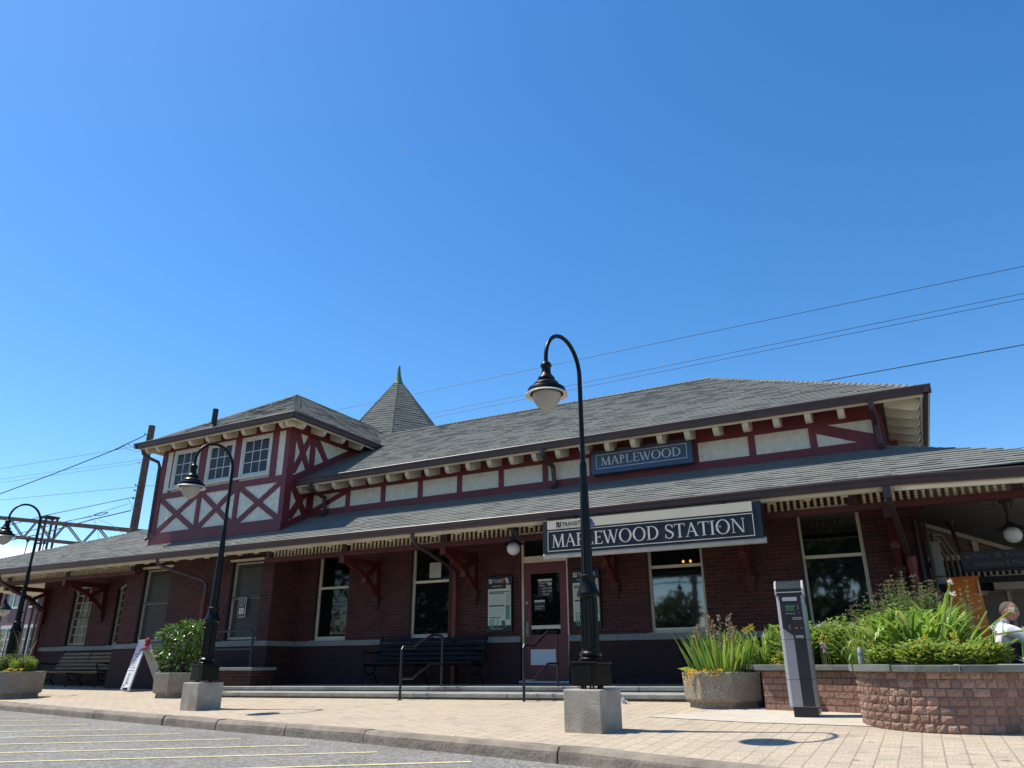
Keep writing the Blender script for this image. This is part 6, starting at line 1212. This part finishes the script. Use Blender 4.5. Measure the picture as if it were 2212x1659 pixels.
b.build('ear', 'skin', HD, smooth=True)
for sg in (-1, 1):
    b = MB(); c_ = hd+fd*.080+sd2*(sg*.030)+up2*.006; b.lathe([(.002, -.006), (.009, 0), (.002, .006)], c_, 8); b.build('eye', 'hair', HD, smooth=True); b = MB(); b.beam(c_+up2*.018-sd2*.014, c_+up2*.018+sd2*.014, .012, .006); b.build('eyebrow', 'hair', HD)
b = MB(); c_ = hd+fd*.086-up2*.052; b.beam(c_-sd2*.022, c_+sd2*.022, .012, .004); b.build('mouth', 'collar_blue' if False else 'cap_red', HD)
b = MB()
for i in range(7):
    for k in range(n2): th = 2*math.pi*k/n2; b.v.append(hd+(headpt(th, math.pi*(.02+i*(.058-.046*math.cos(th))))-hd)*1.012-fd*.006)
for i in range(6):
    for k in range(n2): k2 = (k+1) % n2; b.f.append((i*n2+k, (i+1)*n2+k, (i+1)*n2+k2, i*n2+k2))
b.build('cropped_hair', 'hair', HD, smooth=True)
skin_mesh([[(Vector((pe.x, pe.y, pe.z+.02)), .20), (wa, .205), (ch_, .215), (Vector((ne.x-.01, py, ne.z-.06)), .105)], [(ch_, .215), (shR, .095), (elR, .064), (elR.lerp(haR, .8), .048)], [(ch_, .215), (shL, .095), (elL, .064), (elL.lerp(haL, .8), .048)]], 'shirt', 'shirt', PB)
b = MB(); b.lathe([(.085, -.03), (.075, 0), (.066, .035)], (ne.x-.006, py, ne.z-.02), 16); b.build('collar', 'collar_blue', PB, smooth=True)
skin_mesh([[(Vector((pe.x-.02, pe.y, pe.z-.06)), .19), (Vector((pe.x+.06, pe.y, pe.z-.09)), .17)], [(Vector((pe.x-.02, pe.y, pe.z-.06)), .19), (knR, .10), (ftR, .065)], [(Vector((pe.x-.02, pe.y, pe.z-.06)), .19), (knL, .10), (ftL, .065)]], 'trousers', 'trousers', PB)
for ha, s in ((haR, 1), (haL, -1)):                         # fingers and thumbs, slightly curled
    for k in range(4):
        L_ = (.07, .082, .078, .06)[k]; p0 = ha+Vector((.03, (k-1.5)*.019*s, 0)); skin_mesh([[(p0, .010), (p0+Vector((L_*.5, 0, -.006)), .0085), (p0+Vector((L_*.8, 0, -.026)), .0075), (p0+Vector((L_*.95, 0, -.05)), .006)]], 'finger', 'skin', body, 1)
    p0 = ha+Vector((-.01, -.028*s, 0)); skin_mesh([[(p0, .011), (p0+Vector((.03, -.022*s, -.008)), .0095), (p0+Vector((.06, -.026*s, -.02)), .008)]], 'thumb', 'skin', body, 1)
SE = root('chair', 'dark chair the person in the white shirt sits on', 'chair', (px, py, .3)); b = MB(); b.box(px-.24, px+.24, py-.24, py+.24, .63, .67); b.build('seat', 'bench_black', SE)
for sx in (-.21, .21):
    for sy in (-.21, .21): b = MB(); b.tube([(px+sx, py+sy, .63), (px+sx*1.1, py+sy*1.1, .31)], .015, 6); b.build('leg', 'bench_black', SE)
TB = root('cafe_table', 'small table with a pale edge in front of the person', 'table', (px+.75, py, .3)); b = MB(); b.box(px+.38, px+1.1, py-.35, py+.35, haR.z-.045, haR.z-.02); b.build('tabletop', 'lamp_white', TB); b = MB(); b.tube([(px+.74, py, .32), (px+.74, py, haR.z-.045)], .03, 8); b.lathe([(.2, .30), (.04, .34)], (px+.74, py, 0), 14); b.build('leg', 'bench_black', TB)

# ---------------------------------------------------------------- far left beyond the building
def bld(name, label, x0, x1, y0, y1, h, m, wins, wm='glazing_far', fm='lamp_white'):
    r_ = root(name, label, 'building', ((x0+x1)/2, y0, 0)); b = MB(); b.box(x0, x1, y0, y1, -.2, h); b.build('wall', m, r_); b = MB(); b.box(x0-.15, x1+.15, y0-.15, y1+.15, h, h+.35); b.build('roof', 'band_stone', r_)
    for X, Z_, w_, hh in wins:
        b = MB(); b.box(X-w_/2-.1, X+w_/2+.1, y0-.10, y0-.001, Z_+hh, Z_+hh+.25); b.box(X-w_/2-.05, X+w_/2+.05, y0-.10, y0-.001, Z_-.15, Z_); b.box(X-.05, X+.05, y0-.07, y0-.03, Z_, Z_+hh); b.box(X-w_/2, X+w_/2, y0-.07, y0-.035, Z_+hh*.62, Z_+hh*.62+.08); o = b.build('window_frame', fm, r_); b = MB(); b.quad((X-w_/2, y0-.02, Z_), (X+w_/2, y0-.02, Z_), (X+w_/2, y0-.02, Z_+hh), (X-w_/2, y0-.02, Z_+hh)); b.build('pane', wm, o)
    # the flank that faces the station shows as well
    for k in range(3):
        for Z_, hh in ((1.4, 2.2), (5.2, 2.0)):
            Y_ = y0+2.5+4*k
            if Y_ > y1-1: continue
            b = MB(); b.box(x1+.001, x1+.10, Y_-.9, Y_+.9, Z_+hh, Z_+hh+.25); b.box(x1+.001, x1+.10, Y_-.85, Y_+.85, Z_-.15, Z_); o = b.build('window_frame', fm, r_); b = MB(); b.quad((x1+.02, Y_-.75, Z_), (x1+.02, Y_+.75, Z_), (x1+.02, Y_+.75, Z_+hh), (x1+.02, Y_-.75, Z_+hh)); b.build('pane', wm, o)
    return r_
bld('brick_building', 'distant brown brick building with pale window lintels seen under the porch at the left', -74, -52, 36, 50, 7.6, 'far_brick', [(-72+3.2*k, z_, 1.6, 2.3) for k in range(7) for z_ in (1.2, 5.2)])
bld('blue_building', 'distant pale blue building at the left edge', -92, -76, 38, 50, 7.9, 'pale_blue', [(-90+3*k, z_, 1.5, 2.2) for k in range(5) for z_ in (1.2, 4.8)])
TL = root('twin_street_lamp', 'black street lamp with two hanging heads beyond the left end of the station', 'street lamp', (-36.6, 19.2, 0)); b = MB(); b.tube([(-36.6, 19.2, -.1), (-36.6, 19.2, 4.0)], .06, 8)
for s in (-1, 1): b.tube([(-36.6, 19.2, 3.9)]+[(-36.6+s*(.45-.45*math.cos(math.pi*k/8)), 19.2, 3.9+.5*math.sin(math.pi*k/8)) for k in range(1, 9)]+[(-36.6+s*.9, 19.2, 3.4)], .035, 6)
b.build('post', 'black_metal', TL, smooth=True)
for s in (-1, 1): b = MB(); b.lathe([(.06, 3.45), (.10, 3.3), (.30, 3.1), (.36, 3.0)], (-36.6+s*.9, 19.2, 0), 14); b.build('lamp_head', 'black_metal', TL, smooth=True); b = MB(); b.lathe([(.30, 3.02), (.24, 2.85), (.03, 2.7)], (-36.6+s*.9, 19.2, 0), 14); b.build('glass_globe', 'acorn_glass', TL, smooth=True)
def tree(x, y, h, r, label, m='leaf_tree', n=900, L=.5, seed=1, group=None, trunk=.18, zlo=.42):
    rg = random.Random(seed); r_ = root('tree', label, 'tree', (x, y, 0), group); tb = MB(); tb.tube([(x, y, -.2), (x+rg.uniform(-.1, .1), y, h*.35), (x+rg.uniform(-.2, .2), y, h*.75)], [trunk, trunk*.75, trunk*.3], 8); cb = MB()
    for k in range(13):
        a = rg.uniform(0, 6.28); q = rg.uniform(.2, .8); z_ = h*rg.uniform(zlo, .9); c = Vector((x+r*q*math.cos(a)*(1.15-z_/h*.7), y+r*q*math.sin(a)*(1.15-z_/h*.7), z_)); tb.tube([(x, y, h*rg.uniform(.3, .5)), (x*.5+c.x*.5, y*.5+c.y*.5, c.z-.2*r), c], [trunk*.4, trunk*.25, trunk*.08], 5); s = r*rg.uniform(.32, .52); leaf_cloud(cb, c, (s, s, s*.75), n//13, L, L*.6, rg, .3)
    cb.build('crown', m, r_); tb.build('trunk', 'bark', r_); return r_
for k, (x, y, h, r) in enumerate(((-38.5, 18.5, 1.9, 1.0), (-36.0, 17.5, 1.6, .8), (-33.4, 17.6, 2.1, .9), (-40.5, 20, 2.3, 1.2))): tree(x, y, h, r, ('round yellow-green shrub left of the far street lamp', 'small yellow-green shrub below the parking signs', 'pale yellow-green shrub beside the far corner of the brick wall', 'tall yellow-green shrub at the far left edge')[k], 'leaf_lime', 700, .16, 70+k, 'yellow-green shrubs beyond the left end', .05)
for (x, y, z0, z1, lab) in ((-29.5, 14.6, .1, 2.2, 'grey sign post with a banner at the far left'), (-27.2, 14.6, .1, 2.4, 'grey sign post with stacked small signs near the brick corner')):
    r_ = root('sign_post', lab, 'sign post', (x, y, z0), 'sign posts beyond the left end'); b = MB(); b.tube([(x, y, z0-.2), (x, y, z1)], .03, 8); b.build('post', 'conduit', r_)
    for k in range(4): b = MB(); b.box(x-.12, x+.12, y-.05, y-.03, z1-.14-.16*k, z1-.02-.16*k); b.build('sign_plate', 'lamp_white' if k % 2 == 0 else 'navy', r_)
    if x > -28: b = MB(); b.box(x-.5, x-.20, y-.05, y-.03, z1-1.05, z1-.55); b.build('lime_sign', 'lime', r_)
BI = root('bicycle', 'parked bicycle with a grey pannier and a red rear light beyond the left end', 'bicycle', (-25.6, 13.2, .05)); bx, by, bz = -25.75, 13.15, .08
for dx, dy in ((0, 0), (.75, .75)):
    b = MB(); pts = [(bx+dx+.33*math.cos(a)*.71, by+dy+.33*math.cos(a)*.71, bz+.34+.33*math.sin(a)) for a in [2*math.pi*k/20 for k in range(21)]]; b.tube(pts, .02, 6, False); o = b.build('wheel', 'tyre', BI, smooth=True); b = MB()
    for k in range(8): a = math.pi*k/8; b.tube([(bx+dx+.31*math.cos(a)*.71, by+dy+.31*math.cos(a)*.71, bz+.34+.31*math.sin(a)), (bx+dx-.31*math.cos(a)*.71, by+dy-.31*math.cos(a)*.71, bz+.34-.31*math.sin(a))], .003, 3, False)
    b.build('spokes', 'aluminium', o)
def B3(t, z): return (bx+.75*t, by+.75*t, bz+z)
b = MB()
for p_, q_ in ((B3(0, .34), B3(.4, .32)), (B3(0, .34), B3(.3, .85)), (B3(.4, .32), B3(.28, .92)), (B3(.3, .82), B3(.85, .85)), (B3(.4, .32), B3(.87, .76)), (B3(1, .34), B3(.84, .98))): b.tube([p_, q_], .017, 6)
b.build('frame', 'bench_black', BI); b = MB(); b.beam(B3(.20, .95), B3(.42, .97), .12, .05); b.build('saddle', 'bench_black', BI, bevel=.01); b = MB(); b.tube([(B3(.84, 0)[0]-.2, B3(.84, 0)[1]+.2, bz+1.05), B3(.84, 1.0), (B3(.84, 0)[0]+.2, B3(.84, 0)[1]-.2, bz+1.05)], .012, 6); b.build('handlebar', 'bench_black', BI)
b = MB(); b.prism([(-.18, .30), (.20, .30), (.24, .80), (-.16, .84)], (bx+.10, by-.12, bz), (.707, .707, 0), (0, 0, 1), (.14, -.14, 0)); b.build('pannier', 'cloth_grey', BI, bevel=.03); b = MB(); b.box(bx+.05, bx+.14, by-.16, by-.10, bz+.56, bz+.62); b.build('rear_light', 'red_light', BI)

# ---------------------------------------------------------------- poles, wires, gantry
def upole(px_b, py_b, px_t, py_t, Y, r, label):
    a, c = at(px_b, py_b, Y), at(px_t, py_t, Y); c.x = (a.x+c.x)/2+.1; r_ = root('utility_pole', label, 'utility pole', (c.x, Y, 0)); b = MB(); b.tube([(c.x, Y, -.2), (c.x, Y, c.z*.5), (c.x, Y, c.z)], [r*1.25, r*1.1, r*.92], 14); b.build('pole', 'old_wood', r_, smooth=True); return r_, Vector((c.x, Y, c.z))
UP, UT = upole(293, 1140, 320, 922, 26, .20, 'weathered wooden utility pole rising behind the left roof')
b = MB()
for z_ in (UT.z-.55, UT.z-3.55, UT.z-3.85, UT.z-4.3): b.tube([(UT.x-.22, 25.8, z_), (UT.x+.30, 25.8, z_)], .02, 6); b.lathe([(.03, 0), (.05, .03), (.03, .08)], (UT.x-.24, 25.8, z_), 8)
b.tube([(UT.x-.45, 25.8, UT.z-2.2), (UT.x-.1, 25.8, UT.z-2.2)], .015, 5); b.build('insulators', 'wire', UP)
def wire(pts, label, r=.012, sag=0, group='overhead wires', n=14):
    W_ = [at(*q) if len(q) == 3 and q[0] > -900 else Vector(q) for q in pts]; P_ = []
    if pts[-1][0] == 2260: W_[-1] = W_[-1]+(W_[-1]-W_[0])*1.6
    for a_, b_ in zip(W_[:-1], W_[1:]):
        for k in range(n): t_ = k/n; p_ = a_.lerp(b_, t_); p_.z -= sag*4*t_*(1-t_); P_.append(p_)
    P_.append(W_[-1]); o = MB().tube(P_, r, 5).build('overhead_wire', 'wire'); tag(o, label, 'wire', group); return o
wire([(700, 892, 30), (2260, 565, 30)], 'highest wire crossing the sky right of the tall street lamp', .013, .0); wire([(880, 904, 30), (2260, 624, 30)], 'upper wire of the close pair crossing the sky at the right', .012); wire([(880, 913, 30), (2260, 636, 30)], 'lower wire of the close pair crossing the sky at the right', .012); wire([(1700, 838, 30), (2260, 736, 30)], 'thick wire leaving the main roof towards the right edge', .020); wire([(2120, 983, 30), (2260, 958, 30)], 'short wire just above the right-hand roof', .012)
wire([(-20, 1016, 30), (310, 962, 30)], 'top thin wire at the left, meeting the utility pole', .012); wire([(-20, 1038, 30), (350, 987, 30)], 'second thin wire at the left behind the utility pole', .010); wire([(-20, 1046, 30), (350, 993, 30)], 'third thin wire at the left behind the utility pole', .010); wire([(-20, 1082, 30), (345, 1047, 30)], 'level wire at the left below the pair', .014)
wire([(-30, 1078, 25.5), (120, 1022, 25.5), (240, 975, 25.5), (312, 941, 25.5)], 'thick drooping service cable climbing to the utility pole', .030); wire([(238, 974, 25.5), (275, 958, 25.5), (306, 966, 25.5)], 'loop of the service cable beside the pole', .014, .1); wire([(265, 958, 25.5), (288, 972, 25.5), (308, 971, 25.5)], 'lower loop of the service cable beside the pole', .012, .12)
wire([(-30, 1148, 25.7), (100, 1113, 25.7), (274, 1077, 25.7), (290, 1074, 25.7)], 'cable sagging to the lower insulator of the pole', .022); wire([(-30, 1178, 25.6), (90, 1153, 25.6), (200, 1122, 25.6), (282, 1103, 25.6)], 'lowest heavy cable at the pole', .032); wire([(90, 1140, 25.8), (190, 1116, 25.8), (277, 1088, 25.8)], 'thin cable between the two heavy ones at the pole', .012); wire([(-20, 1168, 25.9), (150, 1125, 25.9), (200, 1115, 25.9)], 'cable ending at a splice left of the pole', .022)
wire([(190, 1115, 25.4), (205, 1125, 25.4), (215, 1166, 25.4)], 'thin curved wire hanging down to the roof', .010); wire([(212, 1122, 25.4), (240, 1133, 25.4), (272, 1158, 25.4)], 'thin curved wire running right down to the roof', .010); wire([(276, 1078, 25.4), (285, 1090, 25.4), (285, 1102, 25.4)], 'jumper wire on the pole', .012)
o = wire([(203, 1113, 25.6), (219, 1108, 25.6), (234, 1107, 25.6), (220, 1113, 25.6), (203, 1114, 25.6)], 'long oval cable loop hung on the wire left of the pole', .022); 
# overhead-line gantry of riveted lattice over the tracks
GY = 34; G_ = root('catenary_gantry', 'rusty lattice gantry carrying the railway overhead line behind the left roof', 'gantry', (at(80, 1180, GY).x, GY, 0))
def gp(px_, py_): return at(px_, py_, GY)
tA, tB, bA, bB = gp(-60, 1112), gp(232, 1140), gp(-60, 1150), gp(200, 1178); tB = tA.lerp(gp(232, 1140), 1.25); bB = bA.lerp(gp(160, 1173), 1.6)
b = MB()
for dy in (0, .9):
    o_ = Vector((0, dy, 0)); b.beam(tA+o_, tB+o_, .12, .26); b.beam(bA+o_, bB+o_, .12, .24); n = 6
    if dy: continue
    for k in range(n):
        t0, t1 = k/n, (k+1)/n; u0, u1 = tA.lerp(tB, t0), tA.lerp(tB, t1); l0, l1 = bA.lerp(bB, t0), bA.lerp(bB, t1); mid_t, mid_l = u0.lerp(u1, .5), l0
        [b.beam(l0+o_+Vector((e, 0, 0)), mid_t+o_+Vector((e, 0, 0)), .05, .07) for e in (-.12, .12)]; [b.beam(mid_t+o_+Vector((e, 0, 0)), l1+o_+Vector((e, 0, 0)), .05, .07) for e in (-.12, .12)]
b.build('lattice_beam', 'rust_steel', G_)
m0 = gp(95, 1118); b = MB()
for dx in (-.35, .35):
    for dy in (0, .9): b.beam((m0.x+dx, GY+dy, -.2), (m0.x+dx, GY+dy, m0.z+.1), .14, .12, (0, 1, 0))
for k in range(9): z_ = .5+k*m0.z/9; b.box(m0.x-.35, m0.x+.35, GY-.07, GY-.05, z_, z_+.14)
b.box(m0.x-.5, m0.x+.5, GY-.1, GY+1, m0.z+.0, m0.z+.14); b.build('mast', 'rust_steel', G_)
b = MB()
for q in (62, 97): a_ = gp(q, 1160 if q == 62 else 1165); b.lathe([(.07, 0), (.16, -.1), (.07, -.2), (.16, -.3), (.05, -.4)], a_, 8); b.tube([a_-Vector((0, 0, .4)), a_-Vector((.15, 0, 2.6))], .04, 6)
b.build('insulator', 'rust_steel', G_)

# ---------------------------------------------------------------- across the street, behind the viewer (seen only in the window panes)
for k, (x, y, h, r) in enumerate(((-20.5, -15, 9, 3.6), (-31, -15, 9, 5), (-25, -14, 10, 5), (-38, -12, 10, 5.5), (-17.5, -30, 5.2, 3.4), (-11.8, -30, 4.6, 3.0), (-5.2, -17, 9, 3.6), (-2.2, -15, 9.5, 3.6), (.8, -18, 12, 5), (6, -15, 12, 5), (-46, -10, 11, 6))): tree(x, y, h, r, 'broad green street tree across the road, reflected in the station windows', 'leaf_tree', 3600, .5, 90+k, 'street trees across the road', .32, .22)
r_ = root('utility_pole', 'wooden utility pole across the road, reflected in the window right of the door', 'utility pole', (-9.85, -10, 0)); b = MB(); b.tube([(-9.85, -10, -.2), (-9.85, -10, 9.5)], [.17, .13], 10); b.build('pole', 'old_wood', r_, smooth=True); b = MB(); b.tube([(-9.85, -10, 4.4), (-10.15, -10, 4.8), (-10.55, -10, 4.7), (-10.6, -10, 4.4)], .03, 6); b.lathe([(.06, 0), (.16, -.2), (.02, -.4)], (-10.6, -10, 4.45), 10); b.build('lamp_arm', 'black_metal', r_)
for k, z_ in enumerate((4.55, 4.8, 5.15)): o = MB().tube([(-60, -12, z_-.5), (-9.85, -10, z_), (40, -9, z_-.4)], .03, 5).build('overhead_wire', 'wire'); tag(o, 'wire across the road strung on the reflected utility pole', 'wire', 'wires across the road')
# a speck of seed fluff drifting high up
c = at(869, 324, 8.0); F_ = MB(); rg = random.Random(99); blob(F_, c, .018, 120, .016, rg); tag(F_.build('seed_fluff', 'flower_white'), 'tiny white speck of fluff floating alone in the blue sky', 'fluff')
